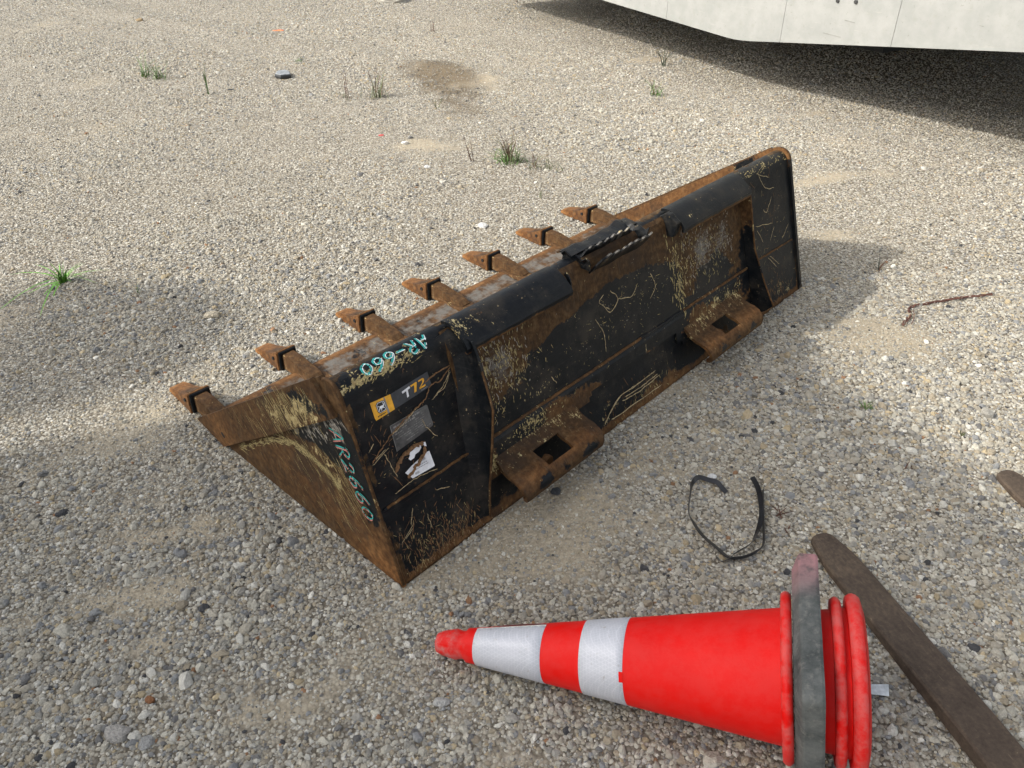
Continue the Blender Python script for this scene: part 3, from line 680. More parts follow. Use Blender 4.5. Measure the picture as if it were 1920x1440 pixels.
decal('worn_warning_label', PQ, [[(0, 0.05), (0, .95), (.03, 1), (.97, 1), (1, .95), (1, .05), (.97, 0), (.03, 0)]], MGREY, .0011)
decal('worn_warning_label', PQ, [p for p in [box(.0, .985, .98, 1.0), box(0, .0, .012, .98), box(.988, .1, 1, .95)]], LGREY, .0015)
pl = []
for r_ in range(9):
    y = .84 - r_ * .088; x = .07
    while x < .92:
        w_ = random.uniform(.03, .10)
        if random.random() < .7 and not (r_ > 5 and x < .25): pl.append(box(x, y, min(x + w_, .95), y + (.042 if r_ > 1 else .065)))
        x += w_ + .015
decal('small_print', PQ, pl, LGREY, .0015)
LQ = quad_map([(747, 850), (797, 826), (815, 873), (764, 902)])
decal('torn_white_label', LQ, [[(.18, 0), (.0, .30), (.28, .42), (.55, .50), (.8, .62), (1, .60), (1, .03), (.97, 0)], [(.25, .68), (.34, .78), (.30, .86), (.46, .88), (.62, .99), (.80, 1.0), (.78, .84), (.66, .74), (.52, .72), (.44, .62), (.3, .6)], [(.86, .98), (.98, .97), (.97, .8), (.90, .84)]], DW, .0014)
decal('small_print', LQ, [box(.30 + .022 * k, .06, .312 + .022 * k, .14) for k in range(7)] + [box(.60 + .016 * k, .40, .608 + .016 * k, .48) for k in range(12)] + [box(.30 + .06 * k, .22, .34 + .06 * k, .245) for k in range(9)] + [box(.40 + .07 * k, .30, .45 + .07 * k, .325) for k in range(6)], simple('print_grey', (.2, .2, .2), .6), .0018)
RUSTL = simple('scratch_rust', (.13, .07, .03), .9, var=.4, nscale=200); TANL = simple('scratch_tan', (.30, .235, .13), .85, var=.4, nscale=200)
def scr(paths, wd, mat, jit=.0015):
    for pth in paths:
        vs, fs = [], []
        P = cspline([Vector(on_back(*p)) for p in pth], 7); P = [p + Vector((random.uniform(-jit, jit), random.uniform(-jit, jit))) for p in P]
        ribbon(P, wd, m_back, .0026, vs, fs); mesh('scratch', vs, fs, B, mat)
scr([[(843, 685), (815, 700), (795, 718)], [(843, 686), (825, 712), (806, 722), (798, 745), (785, 760), (765, 778), (745, 800), (730, 818), (722, 830)], [(722, 830), (705, 855), (697, 868)], [(795, 826), (770, 838), (750, 858), (742, 880)]], .0016, RUSTL)
scr([[(841, 693), (832, 718), (808, 750)], [(842, 696), (834, 722), (812, 745)], [(697, 873), (728, 838)], [(703, 862), (722, 842)], [(690, 848), (700, 832)], [(783, 760), (757, 792), (733, 815)], [(790, 785), (798, 800), (820, 818)], [(720, 850), (728, 866), (745, 895)],
     [(740, 925), (765, 905), (800, 885), (818, 880)], [(770, 985), (772, 952)], [(752, 1020), (775, 980)], [(760, 1010), (772, 990)], [(815, 918), (842, 912)], [(800, 962), (808, 990)]], .0008, TANL)
scr([[(794, 832), (778, 835), (760, 850), (748, 868), (741, 884)], [(797, 836), (792, 855), (775, 880), (765, 895)]], .0045, RUSTL, .003)
scr([[(1417, 326), (1440, 333)], [(1420, 328), (1433, 352), (1450, 352)], [(1445, 368), (1436, 398), (1430, 392)], [(1415, 425), (1447, 418)], [(1450, 425), (1443, 452)], [(1438, 482), (1455, 500)], [(1442, 480), (1460, 495)], [(1418, 432), (1430, 455)], [(1477, 418), (1465, 448)]], .0009, TANL)
def scr_q(paths, wd, mat):
    for pth in paths:
        vs, fs = [], []
        P = cspline([Vector(on_back(*p)) for p in pth], 7); ribbon([p + Vector((random.uniform(-.001, .001),) * 2) for p in P], wd, lambda u, s, off: m_back(u, s, .0105 if s < .188 else .007), 0, vs, fs); mesh('scratch', vs, fs, B, mat)
scr_q([[(1112, 598), (1128, 625), (1133, 660)], [(1140, 545), (1155, 560), (1140, 585), (1125, 570)], [(1215, 512), (1225, 535), (1215, 560)], [(1128, 552), (1120, 568), (1140, 580)], [(1155, 560), (1180, 555), (1190, 535)], [(1030, 705), (1040, 718)], [(1205, 645), (1206, 660)]], .0010, TANL)
scr([[(1225, 697), (1190, 722), (1160, 745), (1140, 780), (1133, 795)], [(1232, 700), (1200, 725), (1170, 745)], [(1228, 694), (1180, 730)], [(1235, 703), (1195, 735), (1165, 752)], [(1163, 742), (1145, 768), (1136, 792)], [(1145, 787), (1170, 770), (1240, 720)]], .0014, TANL)

# fine scrape marks, far too many and small to pick apart: short drag strokes in patches
def marks(regs, mapf, mat, seed):
    r = random.Random(seed); vs, fs = [], []
    for cx, cy, rx, ry, ang, spr, ln, wd, cnt in regs:
        for _ in range(cnt):
            x, y = cx + r.gauss(0, rx), cy + r.gauss(0, ry); a = R(ang + r.gauss(0, spr)); l = ln * r.uniform(.25, 1.3) * (1 if r.random() < .8 else 2); k = 4; w = wd * r.uniform(.35, 1.2); b = len(vs); bend = r.gauss(0, .12)
            if not ok_(mapf, x, y): continue
            for i in range(k + 1):
                t = i / k - .5; px_ = x + math.cos(a + bend * t) * l * t; py_ = y + math.sin(a + bend * t) * l * t; ww = w * (1 - (2 * t) ** 2) ** .6 * r.uniform(.6, 1.2) + .00008
                for q in (1, -1): vs.append(mapf(px_ - math.sin(a) * ww * q, py_ + math.cos(a) * ww * q, .0009))
            for i in range(k): q = b + 2 * i; fs.append((q, q + 1, q + 3, q + 2))
    tag(mesh('scrape_marks', vs, fs, B, mat), kind='stuff')
def ok_(mapf, x, y):
    if mapf is m_back: return .014 < x < .245 and .006 < y < .49 or 1.51 < x < 1.81 and .006 < y < .49 or .60 < x < 1.08 and .006 < y < .11
    if mapf is m_qa: return .28 < x < 1.44 and .105 < y < .43 and not (.57 < x < 1.1 and y < .155)
    if mapf is m_strip:
        a = (y - .030) / (x - .832 + 1e-9); L0 = lerp(.452, .030, (x - .205) / .627); L1 = lerp(.388, .002, (x - .14) / .565); return L1 + .006 < y < L0 - .006 and .17 < x < .80
    return y < lerp(.452, .018, (x - .20) / .635) - .01 and y > .005 and y < x / HV * HW - .02 and x < .8
def m_qa(u, s_, off): return m_back(u, s_, off + (.0092 if s_ < .188 else .0052))
def m_strip(y, z, off): return (-.0145 - off, y, z)
YT = simple('scrape_yellow', (.27, .215, .095), .9, var=.5, nscale=300); GT = simple('scrape_pale', (.22, .20, .165), .9, var=.4, nscale=300)
marks([(.13, .04, .08, .025, 88, 22, .016, .0009, 230), (.10, .09, .07, .03, 80, 30, .014, .0007, 90), (.13, .015, .09, .008, 85, 25, .012, .0012, 120), (.06, .30, .03, .05, 60, 30, .018, .0008, 24),
       (1.64, .05, .09, .03, 85, 25, .018, .001, 110), (1.65, .28, .08, .12, 95, 40, .02, .0007, 46), (.82, .05, .12, .03, 85, 22, .016, .0009, 70), (.13, .25, .07, .12, 90, 50, .008, .0005, 60)], m_back, RUSTL, 5)
marks([(.12, .05, .08, .03, 84, 25, .011, .0006, 130), (.10, .465, .07, .008, 12, 22, .012, .0016, 120), (1.66, .468, .09, .007, 10, 20, .010, .0012, 60), (.9, .03, .1, .02, 85, 22, .016, .0008, 50), (1.66, .2, .08, .12, 80, 60, .012, .0006, 40), (.13, .30, .07, .12, 90, 60, .006, .0005, 50)], m_back, YT, 6)
marks([(.42, .34, .05, .05, 88, 28, .009, .0011, 220), (.34, .31, .025, .05, 60, 25, .010, .0014, 120), (1.12, .30, .02, .06, 92, 16, .018, .0018, 100), (1.20, .33, .05, .04, 85, 30, .012, .0012, 80), (1.33, .31, .05, .05, 85, 35, .010, .001, 90), (.45, .165, .05, .012, 80, 40, .007, .0013, 120), (.315, .13, .008, .02, 85, 30, .010, .0018, 50), (1.33, .15, .07, .02, 70, 50, .009, .0012, 110), (.8, .25, .2, .06, 70, 60, .006, .0006, 120), (1.0, .32, .14, .04, 20, 30, .010, .0007, 60)], m_qa, YT, 7)
marks([(.40, .35, .045, .05, 90, 22, .010, .0013, 150), (1.25, .34, .05, .05, 88, 30, .009, .0012, 150), (1.38, .33, .03, .05, 88, 30, .009, .0012, 80), (.95, .29, .25, .06, 60, 70, .004, .0005, 120)], m_qa, GT, 8)
sa = math.degrees(math.atan2(*( (lambda a, b: (b[1] - a[1], b[0] - a[0]))(on_u(507, 745, -.014), on_u(538, 797, -.014)) )))
marks([(.36, .29, .07, .045, sa, 5, .040, .0007, 150), (.28, .34, .05, .035, sa, 6, .03, .0008, 80), (.5, .2, .08, .04, sa, 8, .03, .0004, 50)], m_strip, YT, 9)
arc = cspline([Vector(on_u(*p, -.004)) for p in [(455, 838), (500, 826), (540, 828), (575, 848), (610, 880), (640, 915)]], 5); R_arc = []
for p, q in zip(arc, arc[1:]): a_ = math.degrees(math.atan2((q - p).y, (q - p).x)); R_arc.append((p.x, p.y, .006, .005, a_ + 8, 14, .022, .0010, 16))
marks(R_arc, m_side, YT, 10)
marks([(.22, .20, .06, .05, sa, 6, .035, .0007, 60), (.16, .16, .03, .05, sa + 4, 6, .04, .0006, 40), (.3, .1, .12, .05, sa, 12, .02, .0004, 50)], m_side, YT, 11)
marks([(.27, .30, .05, .014, sa, 9, .018, .0020, 60), (.17, .36, .02, .02, sa + 8, 9, .022, .0016, 40), (.33, .27, .04, .008, sa, 12, .014, .0018, 40)], m_side, GT, 12)

# ================================================================== WHITE TRAILER
def mat_white():
    g = G('white_trailer_paint'); o = g.co(); n = g.noise(o, 5, 6, .7); n2 = g.noise(o, 60, 4, .7); sc = g.noise(g.mp(o, (3, 3, 60), (.2, .4, 0)), 3, 3, .6); n3 = g.noise(o, 22, 5, .75)
    c = g.mix(g.ss(n, .35, .7), (.225, .23, .215), (.275, .275, .258)); c = g.mix(g.mul(g.ss(n3, .54, .7), .5), c, (.22, .22, .195)); c = g.mix(g.mul(g.ss(n2, .62, .7), .5), c, (.16, .155, .135)); c = g.mix(g.mul(g.ss(sc, .66, .72), .35), c, (.35, .34, .30))
    g.bump(g.add(n2, g.mul(n, 2.)), .001, .6); return g.done(c, .65, 0, .25)
WP = mat_white(); UND = simple('trailer_underframe', (.03, .03, .03), .8)
Pb = Vector((1.35, 5.02)); dr = Vector((.80, -1.30)).normalized(); nrm2 = Vector((-dr.y, dr.x)); nrm2 = nrm2 if nrm2.y > 0 else -nrm2     # away from the viewer
Tt = thing('white_trailer', 'large white trailer body with angled bottom edge casting a dark shadow, top right', 'trailer', (Pb.x, Pb.y, 0), math.atan2(dr.y, dr.x))
def on_face(px, py):
    d = ray(px, py); c = Vector((0, 0, CAM_H)); N3 = Vector((nrm2.x, nrm2.y, 0)); t = (Vector((Pb.x, Pb.y, 0)) - c).dot(N3) / d.dot(N3); q = c + d * t
    return (q.xy - Pb).dot(dr), q.z
pA, pB, pC = on_face(1130, 0), on_face(1383, 76), on_face(1920, 98)
ex = lambda a, b, t: (a[0] + (b[0] - a[0]) * t, a[1] + (b[1] - a[1]) * t)
left = ex(pB, pA, 2.6); right = ex(pB, pC, 2.2); TOP = 2.3
mid1 = ex(pB, pA, .06); mid2 = ex(pB, pC, .05)
poly = [left, mid1, (pB[0], pB[1] + .004), mid2, right, (right[0], TOP), (left[0], TOP)]
# skin panels on the visible side, butted with small recessed joints
def panel(x0, x1):
    def bot(x):
        pts = [left, mid1, (pB[0], pB[1] + .004), mid2, right]
        for a, b in zip(pts, pts[1:]):
            if a[0] <= x <= b[0]: return lerp(a[1], b[1], (x - a[0]) / (b[0] - a[0]))
        return right[1]
    xs = [x0] + [x for x in (mid1[0], pB[0], mid2[0]) if x0 < x < x1] + [x1]
    prism('skin_panel', [(x, bot(x)) for x in xs] + [(x1, TOP), (x0, TOP)], 'y', -.006, 0.0, Tt, WP, bev=.0015)
js = [left[0], on_face(1250, 40)[0] - .9, on_face(1250, 40)[0], on_face(1470, 40)[0], on_face(1683, 40)[0], on_face(1683, 40)[0] + .75, right[0]]
js = sorted(j for j in js if left[0] <= j <= right[0])
for a, b in zip(js, js[1:]): panel(a + .0008, b - .0008)
prism('body_shell', [(p[0], p[1] + .012) for p in poly[:5]] + poly[5:], 'y', .0, 3.0, Tt, UND)
prism('light_block', [(left[0], .16), (.3, .16), (.3, .6), (left[0], .6)], 'y', 1.0, 2.5, Tt, UND)  # hidden dark block added to keep backlight out of the trailer's shadow
prism('far_light_block', [(left[0], .03), (.3, .03), (.3, .6), (left[0], .6)], 'y', 2.6, 2.7, Tt, UND)  # dark sheet added to close the far side against sky light
for px, py in ((1573, 1), (1607, 3)):
    q = on_face(px, py); o = prism('bolt_head', [(q[0] + .011 * math.cos(k * 1.047), q[1] + .011 * math.sin(k * 1.047)) for k in range(6)], 'y', -.013, -.006, Tt, simple('bolt', (.05, .05, .05), .5, .6), bev=.002)
SCRT = simple('trailer_scratch', (.17, .168, .15), .8)
for a_, b_ in (((1545, 62), (1577, 70)), ((1585, 38), (1604, 43)), ((1838, 48), (1846, 50))):
    qa, qb = on_face(*a_), on_face(*b_); prism('scratch', [qa, qb, (qb[0] + .001, qb[1] + .002), (qa[0], qa[1] + .003)], 'y', -.0075, -.0061, Tt, SCRT)
def wheel(name, r, wdt, parent, c, mt, mr):
    vs, fs = [], []; prof_ = [(r * .55, -wdt * .4), (r * .62, -wdt * .5), (r * .9, -wdt * .5), (r * .985, -wdt * .42), (r, -wdt * .25), (r, wdt * .25), (r * .985, wdt * .42), (r * .9, wdt * .5), (r * .62, wdt * .5), (r * .55, wdt * .4)]
    n = 48
    for i in range(n):
        a = 2 * math.pi * i / n; tr = .985 if i % 2 else 1.0
        for q, (rr, y) in enumerate(prof_): k = tr if 3 <= q <= 6 else 1; vs.append((c[0] + rr * k * math.cos(a), c[1] + y, c[2] + rr * k * math.sin(a)))
    m = len(prof_)
    for i in range(n):
        for q in range(m): a = i * m + q; b = i * m + (q + 1) % m; c2_ = ((i + 1) % n) * m; fs.append((a, b, c2_ + (q + 1) % m, c2_ + q))
    o = mesh(name, vs, fs, parent, mt)
    if mr:
        rim = [(c[0] + r * .56 * math.cos(k * .2618), c[2] + r * .56 * math.sin(k * .2618)) for k in range(24)]
        prism('wheel_rim', rim, 'y', c[1] - wdt * .25, c[1] + wdt * .25, parent, mr, bev=.01)
    return o
RUB = simple('tyre_rubber', (.02, .02, .02), .85); RIM = simple('steel_rim', (.25, .25, .25), .5, .5)
for xx in (-1.6, -.7): wheel('wheel', .38, .22, Tt, (xx, 2.7, .38), RUB, RIM)

# ================================================================== unseen casters added to make the foreground shade (behind the viewpoint, to its left)
TRK = simple('pale_box_paint', (.55, .55, .53), .6)  # kept pale so the added casters bounce light into the shade
P1, P2 = Vector((-4.36, .63)), Vector((-3.33, -1.72)); td = (P2 - P1); tl = td.length
T2 = thing('shade_box', 'unseen tall pale box added behind the viewpoint to shade the foreground gravel', 'shade caster', (P1.x, P1.y, 0), math.atan2(td.y, td.x))
prism('box_body', [(0, .75), (tl, .75), (tl, 4.0), (0, 4.0)], 'y', -2.4, 0, T2, TRK)
for k in range(6): prism('side_rib', [(.05 + k * .48, .80), (.09 + k * .48, .80), (.09 + k * .48, 3.95), (.05 + k * .48, 3.95)], 'y', .001, .03, T2, TRK)
prism('chassis_rail', [(0, .5), (tl, .5), (tl, .749), (0, .749)], 'y', -1.7, -.7, T2, UND)
prism('side_skirt', [(.05, .15), (tl - .05, .15), (tl - .05, .745), (.05, .745)], 'y', -.07, -.03, T2, TRK)
for xx in (.6, 1.9): wheel('wheel', .48, .26, T2, (xx, -.40, .48), RUB, RIM)
ST = thing('shade_tank', 'unseen tall domed cylinder added far out on the left to shade the gravel', 'tank', (-6.67, .45, 0))
tv, tf = [], []; tp = [(.42, .5), (.42, 3.95), (.40, 4.08), (.34, 4.20), (.24, 4.30), (.12, 4.36), (.02, 4.38)]
for k in range(32):
    for r_, z_ in tp: tv.append((r_ * math.cos(k * math.pi / 16), r_ * math.sin(k * math.pi / 16), z_))
for k in range(32):
    for q in range(6): a = k * 7 + q; b = (k + 1) % 32 * 7 + q; tf.append((a, b, b + 1, a + 1))
tf += [tuple(k * 7 + 6 for k in range(32)), tuple(k * 7 for k in range(31, -1, -1))]
mesh('tank_shell', tv, tf, ST, TRK, sm=True)
for k in range(4): lx, ly = .3 * math.cos(k * 1.5708 + .785), .3 * math.sin(k * 1.5708 + .785); prism('leg', [(lx - .03, ly - .03), (lx + .03, ly - .03), (lx + .03, ly + .03), (lx - .03, ly + .03)], 'z', -.01, .499, ST, UND)

# ================================================================== TRAFFIC CONE
def mat_cone():
    g = G('red_cone_plastic'); o = g.co(); n = g.noise(o, 4, 4, .6); n2 = g.noise(o, 160, 3, .6); n3 = g.noise(o, 28, 5, .75)
    c = g.mix(g.ss(n, .3, .7), (.54, .003, .002), (.62, .006, .0035))
    dm = g.n('ShaderNodeAttribute', attribute_name='dust').outputs['Fac']
    c = g.mix(g.mul(dm, g.ss(n3, .35, .65)), c, (.38, .20, .18))
    g.bump(n2, .0006, .35); return g.done(c, g.ss(n3, .3, .7, .42, .55), 0, .14)
CONE = mat_cone()
Ct = Vector((-.134, .979, .025)); Cb = Vector((.455, .816, .148)); cax = (Cb - Ct).normalized(); CL = (Cb - Ct).length
cs_ = cax.cross(Vector((0, 0, 1))).normalized(); cv = cs_.cross(cax)
TC = thing('traffic_cone', 'red traffic cone with two white reflective bands lying on its side, tip pointing left', 'traffic cone', (Ct.x, Ct.y, 0))
org = Vector((Ct.x, Ct.y, 0))
def rev(name, prof_, mat, a0=0, a1=360, n=96, fn=None, dust=None, sm=True):
    vs, fs = [], []; m = len(prof_); full = abs(a1 - a0) >= 360; na = n if full else n + 1
    for i in range(na):
        a = R(a0 + (a1 - a0) * i / n)
        for q, (t, r_) in enumerate(prof_):
            rr = r_ if not fn else fn(t, r_, math.degrees(a)); vs.append(Ct + cax * t + (cs_ * math.cos(a) + cv * math.sin(a)) * rr - org)
    for i in range(n):
        j = (i + 1) % na
        for q in range(m - 1): fs.append((i * m + q, j * m + q, j * m + q + 1, i * m + q + 1))
    o = mesh(name, vs, fs, TC, mat, sm=sm)
    if dust:
        at2 = o.data.attributes.new('dust', 'FLOAT', 'POINT'); at2.data.foreach_set('value', [float(dust(prof_[k % m][0], prof_[k % m][1])) for k in range(len(vs))])
    return o
r0, r1 = .025, .111
cr = lambda t: lerp(r0, r1, t / CL)
def groove(t, r_, a):     # moulded notch in the flange rings
    d = abs(((a - 55 + 180) % 360) - 180); return r_ - (.010 * max(0, 1 - d / 3.5) if r_ > .128 else 0)
bodyp = [(-.017, .0), (-.017, .013), (-.014, .019), (-.006, .0225), (.016, .0275), (.024, .0288), (.030, .0275), (.036, .0262), (.044, .0268), (.05, cr(.05) + .0006)] + [(CL * k / 30, cr(CL * k / 30)) for k in range(3, 30)] + [(CL, r1)]
rev('cone_body', bodyp, CONE, dust=lambda t, r_: .8 * max(0, 1 - t / .06) + .06)
flp = lambda c, r_, th: [(c - th, r1 - .004), (c - th, r_ - .014), (c - th * .95, r_ - .004), (c - th * .5, r_), (c, r_ + .0015), (c + th * .5, r_), (c + th * .95, r_ - .004), (c + th, r_ - .014), (c + th, .09)]
rev('cone_flange', flp(CL + .008, .138, .009), CONE, fn=groove, dust=lambda t, r_: .32 * (r_ > .13))
rev('cone_skirt', [(CL + .03, .108), (CL + .075, .114), (CL + .10, .118), (CL + .115, .112)], CONE, dust=lambda t, r_: .05)
rev('cone_flange', flp(CL + .086, .134, .0085), CONE, fn=groove, dust=lambda t, r_: .4 * (r_ > .128))
rev('cone_flange', flp(CL + .113, .141, .011), CONE, dust=lambda t, r_: .35 * (r_ > .136))
rev('cone_flange', [(CL + .124, .135), (CL + .128, .120), (CL + .125, .10), (CL + .05, .088)], CONE, dust=lambda t, r_: .1)
def mat_band():
    g = G('reflective_sheeting'); o = g.co(); v = g.vor(o, 190, 'DISTANCE_TO_EDGE', rnd=.15); n = g.noise(o, 14, 4, .6); n2 = g.noise(o, 60, 4, .7)
    c = g.mix(g.ss(v, .02, .09), (.50, .505, .53), (.40, .41, .44)); c = g.mix(g.ss(n, .35, .7, 0, .5), c, (.50, .50, .53)); c = g.mix(g.mul(g.ss(n2, .62, .7), .6), c, (.3, .27, .24))
    g.bump(n, .002, .3); return g.done(c, .38, .05, .5)
BAND = mat_band()
def tt(px): # axial distance of a photo column, using the cone's axis
    best = min(range(700), key=lambda k: abs(proj(Ct + cax * k * .001 + cv * cr(k * .001) * .6)[0] - px)); return best * .001
def proj(P):
    d = P - Vector((0, 0, CAM_H)); z = d.dot(_fw); return 960 + CAM_F * d.dot(_r) / z, 720 - CAM_F * d.dot(_u) / z
b0, b1, b2, b3 = tt(893), tt(1022), tt(1094), tt(1176)
def band(t0, t1, a0, a1, n=90):
    return rev('reflective_band', [(t0, cr(t0)), (t0 + .0005, cr(t0) + .0009)] + [(lerp(t0, t1, k / 5), cr(lerp(t0, t1, k / 5)) + .0009) for k in range(1, 5)] + [(t1 - .0005, cr(t1) + .0009), (t1, cr(t1))], BAND, a0, a1, n)
# the first band has split open along the top: its far part ends in a sliver
band(b0, b1, -150, 118)
vs, fs = [], []
for i in range(25):
    t = lerp(b0 + .045, b1, i / 24); f = i / 24
    for a in (128 + 30 * (1 - f) * .4 - 6 * f, 152 + 26 * f): aa = R(a); vs.append(Ct + cax * t + (cs_ * math.cos(aa) + cv * math.sin(aa)) * (cr(t) + .0012) - org)
for i in range(24): fs.append((2 * i, 2 * i + 1, 2 * i + 3, 2 * i + 2))
mesh('reflective_band', vs, fs, TC, BAND, sm=True)
TORN = simple('torn_sheeting_edge', (.10, .012, .01), .7); EDG = simple('dirty_sheeting_edge', (.50, .50, .47), .7, var=.25, nscale=120)
vs, fs = [], []
for i in range(41):
    t = lerp(b0, b1, i / 40)
    for a, e in ((118, .0011), (111 + 2 * math.sin(i * 1.7), .0015)): aa = R(a); vs.append(Ct + cax * t + (cs_ * math.cos(aa) + cv * math.sin(aa)) * (cr(t) + e) - org)
for i in range(40): fs.append((2 * i, 2 * i + 1, 2 * i + 3, 2 * i + 2))
mesh('band_torn_edge', vs, fs, TC, EDG)
vs, fs = [], []
for i in range(31):
    f = i / 30; t = lerp(b0 + .03, b1 - .002, f); w_ = 6 * math.sin(math.pi * f) ** .6 + .5
    for a in (119, 119 + w_): aa = R(a); vs.append(Ct + cax * t + (cs_ * math.cos(aa) + cv * math.sin(aa)) * (cr(t) + .001) - org)
for i in range(30): fs.append((2 * i, 2 * i + 1, 2 * i + 3, 2 * i + 2))
mesh('band_tear', vs, fs, TC, TORN)
band(b2, b3, -150, 200)
# notch where the second band is cut: a bit of red showing
def patch(name, t0, t1, a0, a1, mat, e):
    return rev(name, [(t0, cr(t0) + e), (t1, cr(t1) + e)], mat, a0, a1, 8)
pn = patch('band_notch', b3 - .0065, b3 + .001, 24, 38, CONE, .0014)
a_ = pn.data.attributes.new('dust', 'FLOAT', 'POINT')
# rubber base slab standing on its edge
def mat_slab():
    g = G('dusty_black_rubber'); o = g.co(); n = g.noise(o, 12, 6, .7); n2 = g.noise(o, 75, 4, .7)
    c = g.mix(g.ss(n, .3, .7), (.035, .040, .039), (.12, .125, .118)); c = g.mix(g.mul(g.ss(n2, .5, .75), .5), c, (.20, .19, .17))
    rd = g.n('ShaderNodeAttribute', attribute_name='redrub').outputs['Fac']; c = g.mix(g.mul(rd, g.ss(n, .3, .6)), c, (.36, .16, .17))
    g.bump(g.add(n, n2), .003, .6); return g.done(c, .85, 0, .25)
def slab():
    hs = .150; t0, t1, t2 = CL + .0185, CL + .029, CL + .061; bm = bmesh.new(); H = cv.normalized(); S = cs_
    # square outline with rounded corners and small scallops, standing with its face square to the cone's axis
    out = []
    for q in range(4):
        for k in range(7):
            a = math.pi / 2 * q + math.pi / 2 * k / 6; c = (math.copysign(1, math.cos(math.pi / 2 * q + .7854)) * (hs - .018), math.copysign(1, math.sin(math.pi / 2 * q + .7854)) * (hs - .018))
            out.append((c[0] + .018 * math.cos(a), c[1] + .018 * math.sin(a)))
    dense = []
    for i, p in enumerate(out):
        q = out[(i + 1) % len(out)]; L = math.hypot(q[0] - p[0], q[1] - p[1]); m = max(1, int(L / .012))
        for k in range(m): dense.append((lerp(p[0], q[0], k / m), lerp(p[1], q[1], k / m)))
    lev = [(t0, .86), (t0 + .002, .88), (t1, .985), (t1 + .004, 1.0), (t2 - .004, 1.0), (t2, .985)]
    rings = []
    for t, sc in lev:
        rings.append([bm.verts.new(Cb + cax * (t - CL) + S * x * sc + H * y * sc + Vector((0, 0, .0005 * math.sin(k))) - org) for k, (x, y) in enumerate(dense)])
    n = len(dense)
    for a, b in zip(rings, rings[1:]):
        for k in range(n): bm.faces.new((a[k], a[(k + 1) % n], b[(k + 1) % n], b[k]))
    bm.faces.new(rings[0][::-1]); bm.faces.new(rings[-1]); bmesh.ops.recalc_face_normals(bm, faces=bm.faces)
    me = bpy.data.meshes.new('rubber_base'); bm.to_mesh(me); bm.free(); smooth(me)
    m2 = bmesh.new(); m2.from_mesh(me)
    for e in m2.edges:
        if len(e.link_faces) == 2 and e.calc_face_angle(0) > .5: e.smooth = False
    m2.to_mesh(me); m2.free()
    o = link('rubber_base', me, TC, mat_slab()); a = me.attributes.new('redrub', 'FLOAT', 'POINT')
    a.data.foreach_set('value', [max(0, min(1, 1 - (v.co + org - at(1508, 1032, .3)).length / .11)) if True else 0 for v in me.vertices])
slab()

# ================================================================== FORK TINES
def mat_tine():
    g = G('rusty_fork_steel'); o = g.co(); n = g.noise(o, 14, 6, .7); n2 = g.noise(o, 110, 4, .75); st = g.noise(g.mp(o, (14, 160, 20)), 1.5, 4, .6)
    c = g.ramp(g.add(g.mul(n, .5), g.mul(n2, .5)), [(.32, (.034, .024, .017)), (.5, (.064, .047, .034)), (.68, (.110, .080, .054))])
    c = g.mix(g.mul(g.ss(st, .64, .72), .5), c, (.17, .135, .095)); c = g.mix(g.mul(g.ss(n2, .68, .74), .7), c, (.30, .25, .17))
    g.bump(g.add(n2, n), .0016, .7); return g.done(c, .85, .0, .3)
TINE = mat_tine()
def tine(tip, dirv, width, thick, z0, z1, label, length=1.25):
    d = Vector(dirv).normalized(); ang = math.atan2(d.y, d.x); t = thing('fork_tine', label, 'fork', (tip.x, tip.y, 0), ang)
    bm = bmesh.new(); secs = []
    for k in range(41):
        x = length * (k / 40) ** 1.7; wf = min(1, .30 + .30 * min(1, x / .010) ** .5 + .40 * math.sin(min(1, x / .11) * math.pi / 2)); th = lerp(.012, thick, min(1, x / .5)); zz = lerp(z0, z1, x / length)
        hw = width / 2 * wf; sk = -.0 ; c = .004
        secs.append([bm.verts.new(p) for p in ((x, -hw, zz), (x, hw, zz), (x, hw, zz + th - c), (x, hw - c, zz + th), (x, -hw + c, zz + th), (x, -hw, zz + th - c))])
    for a, b in zip(secs, secs[1:]):
        for k in range(6): bm.faces.new((a[k], a[(k + 1) % 6], b[(k + 1) % 6], b[k]))
    bm.faces.new(secs[0]); bm.faces.new(secs[-1][::-1])
    bmesh.ops.recalc_face_normals(bm, faces=bm.faces); me = bpy.data.meshes.new('blade'); bm.to_mesh(me); bm.free(); link('blade', me, t, TINE)
    prism('shank', [(length - .001, z1), (length + .045, z1), (length + .045, z1 + .5), (length - .001, z1 + .5)], 'y', -width / 2, width / 2, t, TINE, bev=.004)
    for zz in (z1 + .06, z1 + .44): prism('hanger_hook', [(length + .046, zz), (length + .085, zz), (length + .085, zz + .05), (length + .046, zz + .05)], 'y', -width / 2 + .01, width / 2 - .01, t, TINE, bev=.004)
    return t
p0 = at(1540, 992, .03); p1 = at(1812, 1330, .03)
tine(p0, (p1 - p0).xy, .083, .030, .004, .006, 'long dark rusty fork tine with tapered tip lying beside the traffic cone base')
q0 = at(1886, 874, .03); q1 = q0 + (p1 - p0)
tine(q0, (q1 - q0).xy, .083, .030, .004, .006, 'rusty fork tine of which only the tip pokes in at the right edge')

